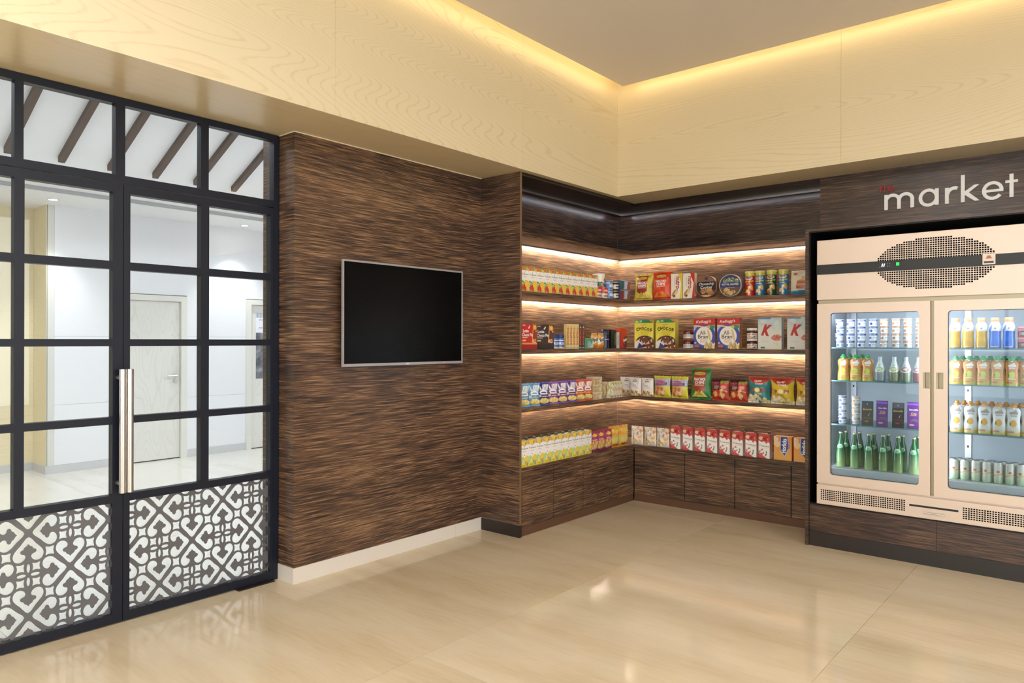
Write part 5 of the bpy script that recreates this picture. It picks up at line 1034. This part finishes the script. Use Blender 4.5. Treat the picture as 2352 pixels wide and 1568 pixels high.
for k in range(4):
    inF(yb_, -1.568, FZ[2] + k * .0515, .0305, 'blue yogurt cup in the small stack beside the chocolate bars, ' + rw[k], 'stacked yogurt cups lower shelf', rz=.2)
    inF(yo_, -1.475, FZ[2] + k * .0515, .0305, 'orange yogurt cup in the small stack beside the chocolate bars, ' + rw[k], 'stacked yogurt cups lower shelf', rz=-.2 + .1 * k)
def spout(bg, bg2, fruit, capc, txtc, w=.078, h=.160, H=.19):
    p = Pic(40, 70, bg).grad(bg2, bg, 0, 0, 1, .3).rect(.24, .76, .8, .84, txtc, .9).rect(.3, .68, .75, .74, txtc, .7).poly([(.35, .84), (.7, .94), (.75, .84)], txtc, .8).ell(.5, .44, .24, .13, fruit).ell(.28, .42, .05, .07, (90, 140, 60), .5).rect(.25, .27, .75, .295, W_ if bg[2] < 150 else (200, 190, 190)).rect(.1, .10, .55, .16, (196, 60, 60), .6).poly([(.6, 0), (1, .2), (1, 0)], bg2).fin()
    t_ = Proto('spout_pouch', 'drink pouch'); nu, nv = 40, 70
    u, v = np.meshgrid(np.linspace(0, 1, nu), np.linspace(0, 1, nv)); s_ = 2 * u - 1
    sh_ = 1 - .16 * np.exp(-((v - .55) / .16) ** 2) - .40 * np.clip((v - .86) / .14, 0, 1) ** 2.0
    x = s_ * w / 2 * sh_; T = .045 * (1 - .55 * v) * np.clip(1 - np.abs(s_) ** 2.4, 0, 1) ** .7 * np.clip((1.06 - v) * 8, 0, 1)
    V = list(zip(x.ravel(), (-T / 2).ravel(), (v * h).ravel())); C = list(p.p.reshape(-1, 3)); F_ = gridf(nu, nv); o = len(V)
    V += list(zip(x.ravel(), (T / 2 + 1e-4).ravel(), (v * h).ravel())); C += C[:nu * nv]; F_ += [f[::-1] for f in gridf(nu, nv, o)]
    t_.part('pouch', cmesh('pouch', V, F_, C, M_FOIL, True))
    t_.part('spout', MB().lathe([(.009, h - .008), (.009, h + .010)], 14).mesh('spout', mat('spout_white', (226, 222, 206), .4)))
    t_.part('cap', MB().lathe([(.018, h + .004), (.0195, h + .006), (.0195, h + .016), (.012, h + .018), (.012, H - .003), (.009, H)], 18).mesh('cap', mat('cap_%d_%d_%d' % capc, capc, .35))); return t_
po = spout((218, 140, 66), (216, 196, 76), (206, 210, 80), (66, 170, 90), W_)
for i, x in enumerate((-1.560, -1.4745, -1.3935)):
    inF(po, x, FZ[1], .025, 'orange mango pouch with green cap in the left fridge door, ' + nth(i, 3), 'mango pouches left door')
for i in range(2): inF(po, (-1.532, -1.450)[i], FZ[1], .025, 'orange mango pouch with green cap in the left fridge door, standing behind, ' + ['left', 'right'][i], 'mango pouches left door', .06)
for i in range(7): inF(po, -.844 + i * .0775, FZ[1], .025, 'orange mango pouch with green cap in the right fridge door, ' + nth(i, 7), 'mango pouches right door', rz=.05 * math.sin(i * 2))
for i in range(5): inF(po, -.812 + i * .0775, FZ[1], .025, 'orange mango pouch in the right fridge door, back row, ' + nth(i, 5), 'mango pouches right door back row', .06)
pw = spout((226, 222, 220), (206, 180, 80), (222, 160, 70), (226, 150, 70), (150, 130, 120), .080, .178, .209)
for i in range(7): inF(pw, -.838 + i * .0785, FZ[2], .025, 'white alphonso mango pouch with orange cap, ' + nth(i, 7), 'white mango pouches')
for i in range(5): inF(pw, -.805 + i * .0785, FZ[2], .025, 'white mango pouch with orange cap, back row, ' + nth(i, 5), 'white mango pouches back row', .06)
def milk(c, fr_):
    p = Pic(44, 64, c).poly([(0, .62), (.15, .45), (.5, .40), (.9, .50), (1, .58), (1, 1), (0, 1)], (232, 230, 232)).ell(.5, .56, .28, .09, fr_).ell(.5, .56, .16, .05, (226, 226, 200)).rect(.38, .70, .62, .74, (190, 190, 200)).rect(0, .93, 1, 1, (214, 216, 222)).fin()
    t_ = Proto('milk_bottle', 'bottle'); t_.part('bottle', lathe_mesh('bottle', dense([(.030, 0), (.0345, .006), (.036, .05), (.034, .085), (.022, .120), (.0135, .145), (.013, .160)], 60), p, n=36)); t_.part('cap', cap_mesh('cap', .0145, .158, .176, (214, 214, 220), .3, metal=.3)); return t_
for x, c, f_, lab in ((-1.315, (150, 156, 160), (190, 196, 110), 'white labelled bottle with lemon print, nearest the pouches'), (-1.223, (138, 138, 108), (196, 186, 90), 'white labelled bottle with olive drink, second in line'), (-1.148, (132, 138, 110), (190, 90, 110), 'white labelled bottle with berry print over olive drink'), (-1.071, (140, 76, 84), (200, 110, 120), 'white labelled bottle with dark pink drink')):
    inF(milk(c, f_), x, FZ[1], .036, lab, 'white labelled bottles')
def choc(c, c2, txt, tc, dark):
    p = Pic(44, 92, c)
    if dark: p.rect(0, .78, 1, 1, (60, 66, 80) if c[0] > 60 else (86, 84, 96)).ell(.5, .88, .06, .03, (170, 170, 180)).text(txt, .5, .66, .8, .07, (206, 176, 96), 0, .02, .3).poly([(.55, .4), (.75, .55), (.6, .38)], (190, 190, 190)).rect(.15, .3, .85, .32, c2).rect(.3, .14, .6, .2, c2)
    else: p.rect(0, .88, 1, .95, (150, 90, 220)).text('Dairy Milk', .55, .70, .74, .07, W_, 0, .03).text(txt, .55, .54, .6, .13, (226, 170, 130), 0, .01, .4).ell(.6, .24, .36, .13, (120, 96, 110)).ell(.62, .2, .34, .09, c).ell(.4, .14, .22, .03, (214, 170, 140))
    p.fin(); t_ = Proto('chocolate_tablet', 'chocolate'); t_.part('wrapper', box_mesh('wrapper', .074, .012, .175 if dark else .183, p, tuple(int(x * .7) for x in c))); return t_
for x, a, lab in ((-1.392, ((72, 62, 50), (150, 130, 70), 'Bournville', 0, True), 'dark brown and gold chocolate tablet in the fridge'), (-1.296, ((104, 52, 128), 0, 'Silk', 0, False), 'purple chocolate tablet between the dark ones'), (-1.192, ((52, 36, 40), (160, 50, 50), 'Bournville', 0, True), 'dark chocolate tablet with red line in the fridge'), (-1.098, ((104, 52, 128), 0, 'Silk', 0, False), 'purple chocolate tablet at the right end of the shelf')):
    inF(choc(*a), x, FZ[2], .006, lab, 'chocolate tablets in the fridge', rx=-.06)
M_GRN = print_mat('green_glass', .08)
p = Pic(36, 84, (36, 92, 52)).grad((150, 170, 110), (44, 96, 56), 0, 0, 1, .55).ell(.5, .62, .24, .06, (150, 206, 150)).ell(.5, .60, .14, .035, (120, 190, 130)).rect(.34, .655, .66, .68, (226, 232, 220)).fin()
gb = Proto('water_bottle', 'bottle'); gb.part('bottle', lathe_mesh('bottle', dense([(.026, 0), (.030, .004), (.0305, .10), (.028, .145), (.019, .185), (.0125, .215), (.0115, .243), (.0125, .246)], 80), p, M_GRN, n=32)); gb.part('cap', cap_mesh('cap', .0138, .245, .256, (206, 196, 150), .35, metal=.4))
for i, x in enumerate((-1.578, -1.4825, -1.386, -1.2925, -1.1975, -1.098)):
    inF(gb, x, FZ[3], .0305, 'green sparkling water bottle at the bottom of the fridge, front row, ' + nth(i, 6), 'green bottles front row')
    inF(gb, x + .012, FZ[3], .0305, 'green sparkling water bottle at the bottom of the fridge, back row, ' + nth(i, 6), 'green bottles back row', .09)
def sport(c, c2):
    p = Pic(48, 74, c).rect(0, .62, 1, 1, (222, 222, 226)).poly([(.1, .62), (.28, .86), (.4, .86), (.32, .62)], c2).ell(.52, .74, .13, .05, (236, 236, 238)).ell(.53, .74, .06, .03, (160, 120, 110)).rect(0, .60, 1, .63, c2).ell(.5, .28, .3, .18, tuple(min(255, int(x * 1.1)) for x in c)).ell(.5, .31, .28, .17, c).rect(.3, .06, .7, .075, (236, 230, 200)).fin()
    t_ = Proto('sports_drink_bottle', 'bottle'); t_.part('bottle', lathe_mesh('bottle', dense([(.031, 0), (.0345, .006), (.0345, .045), (.031, .075), (.032, .105), (.035, .125), (.034, .145), (.024, .170), (.021, .178)], 70), p, n=36)); t_.part('cap', cap_mesh('cap', .0245, .176, .202, (236, 150, 104), .4)); return t_
so_, sb_ = sport((206, 158, 52), (226, 170, 70)), sport((66, 112, 200), (50, 90, 190))
for i in range(5):
    o_ = i < 3; inF(so_ if o_ else sb_, -.851 + i * .0752, FZ[0], .035, ('amber sports drink bottle on the top fridge shelf, ' + nth(i, 3)) if o_ else ('blue sports drink bottle on the top fridge shelf, ' + ['left', 'right'][i - 3] + ' one'), 'sports drinks on the top shelf')
p = Pic(36, 36, (176, 44, 50)).rect(0, .75, 1, 1, (206, 120, 130)).ell(.5, .45, .26, .26, (90, 80, 84)).ell(.5, .45, .16, .16, (170, 160, 160)).rect(0, 0, 1, .06, (214, 206, 206)).fin()
rc = Proto('red_tub', 'tub'); rc.part('tub', lathe_mesh('tub', dense([(.030, 0), (.034, .004), (.034, .058)], 30), p)); rc.part('lid', cap_mesh('lid', .035, .058, .070, (206, 130, 138), .35))
for k in range(2):
    for q in range(3): inF(rc, -.470 + q * .072, FZ[0] + k * .0705, .035, 'small red tub beside the blue sports drinks, %s of stack %s' % (['lower', 'upper'][k], ['one', 'two', 'three'][q]), 'stacked red tubs')
p = Pic(36, 64, (206, 200, 186)).grad((140, 170, 120), (206, 200, 186), 0, 0, 1, .45).poly([(.05, .34), (.95, .46), (.95, .53), (.05, .42)], (186, 160, 80)).text('Schweppes', .5, .435, .8, .09, (226, 206, 130), .12, .02, .2).ell(.5, .58, .12, .06, (196, 96, 76)).rect(.25, .14, .75, .155, (230, 226, 206)).fin()
sc_ = Proto('tonic_can', 'can'); sc_.part('can', lathe_mesh('can', dense([(.021, 0), (.026, .008), (.0265, .012), (.0265, .122), (.022, .134)], 56), p, n=32)); sc_.part('top', MB().lathe([(.0225, .133), (.0235, .136), (.0225, .1375), (.0205, .135), (.0, .1345)], 24).mesh('top', M_STEEL))
for i in range(9): inF(sc_, -.8555 + i * .0622, FZ[3], .0265, 'slim pale green tonic can, front row, ' + nth(i, 9), 'tonic cans front row', rz=.25 * math.sin(i * 1.7))
for i in range(7): inF(sc_, -.838 + i * .0622, FZ[3], .0265, 'slim pale green tonic can, back row, ' + nth(i, 7), 'tonic cans back row', .06)
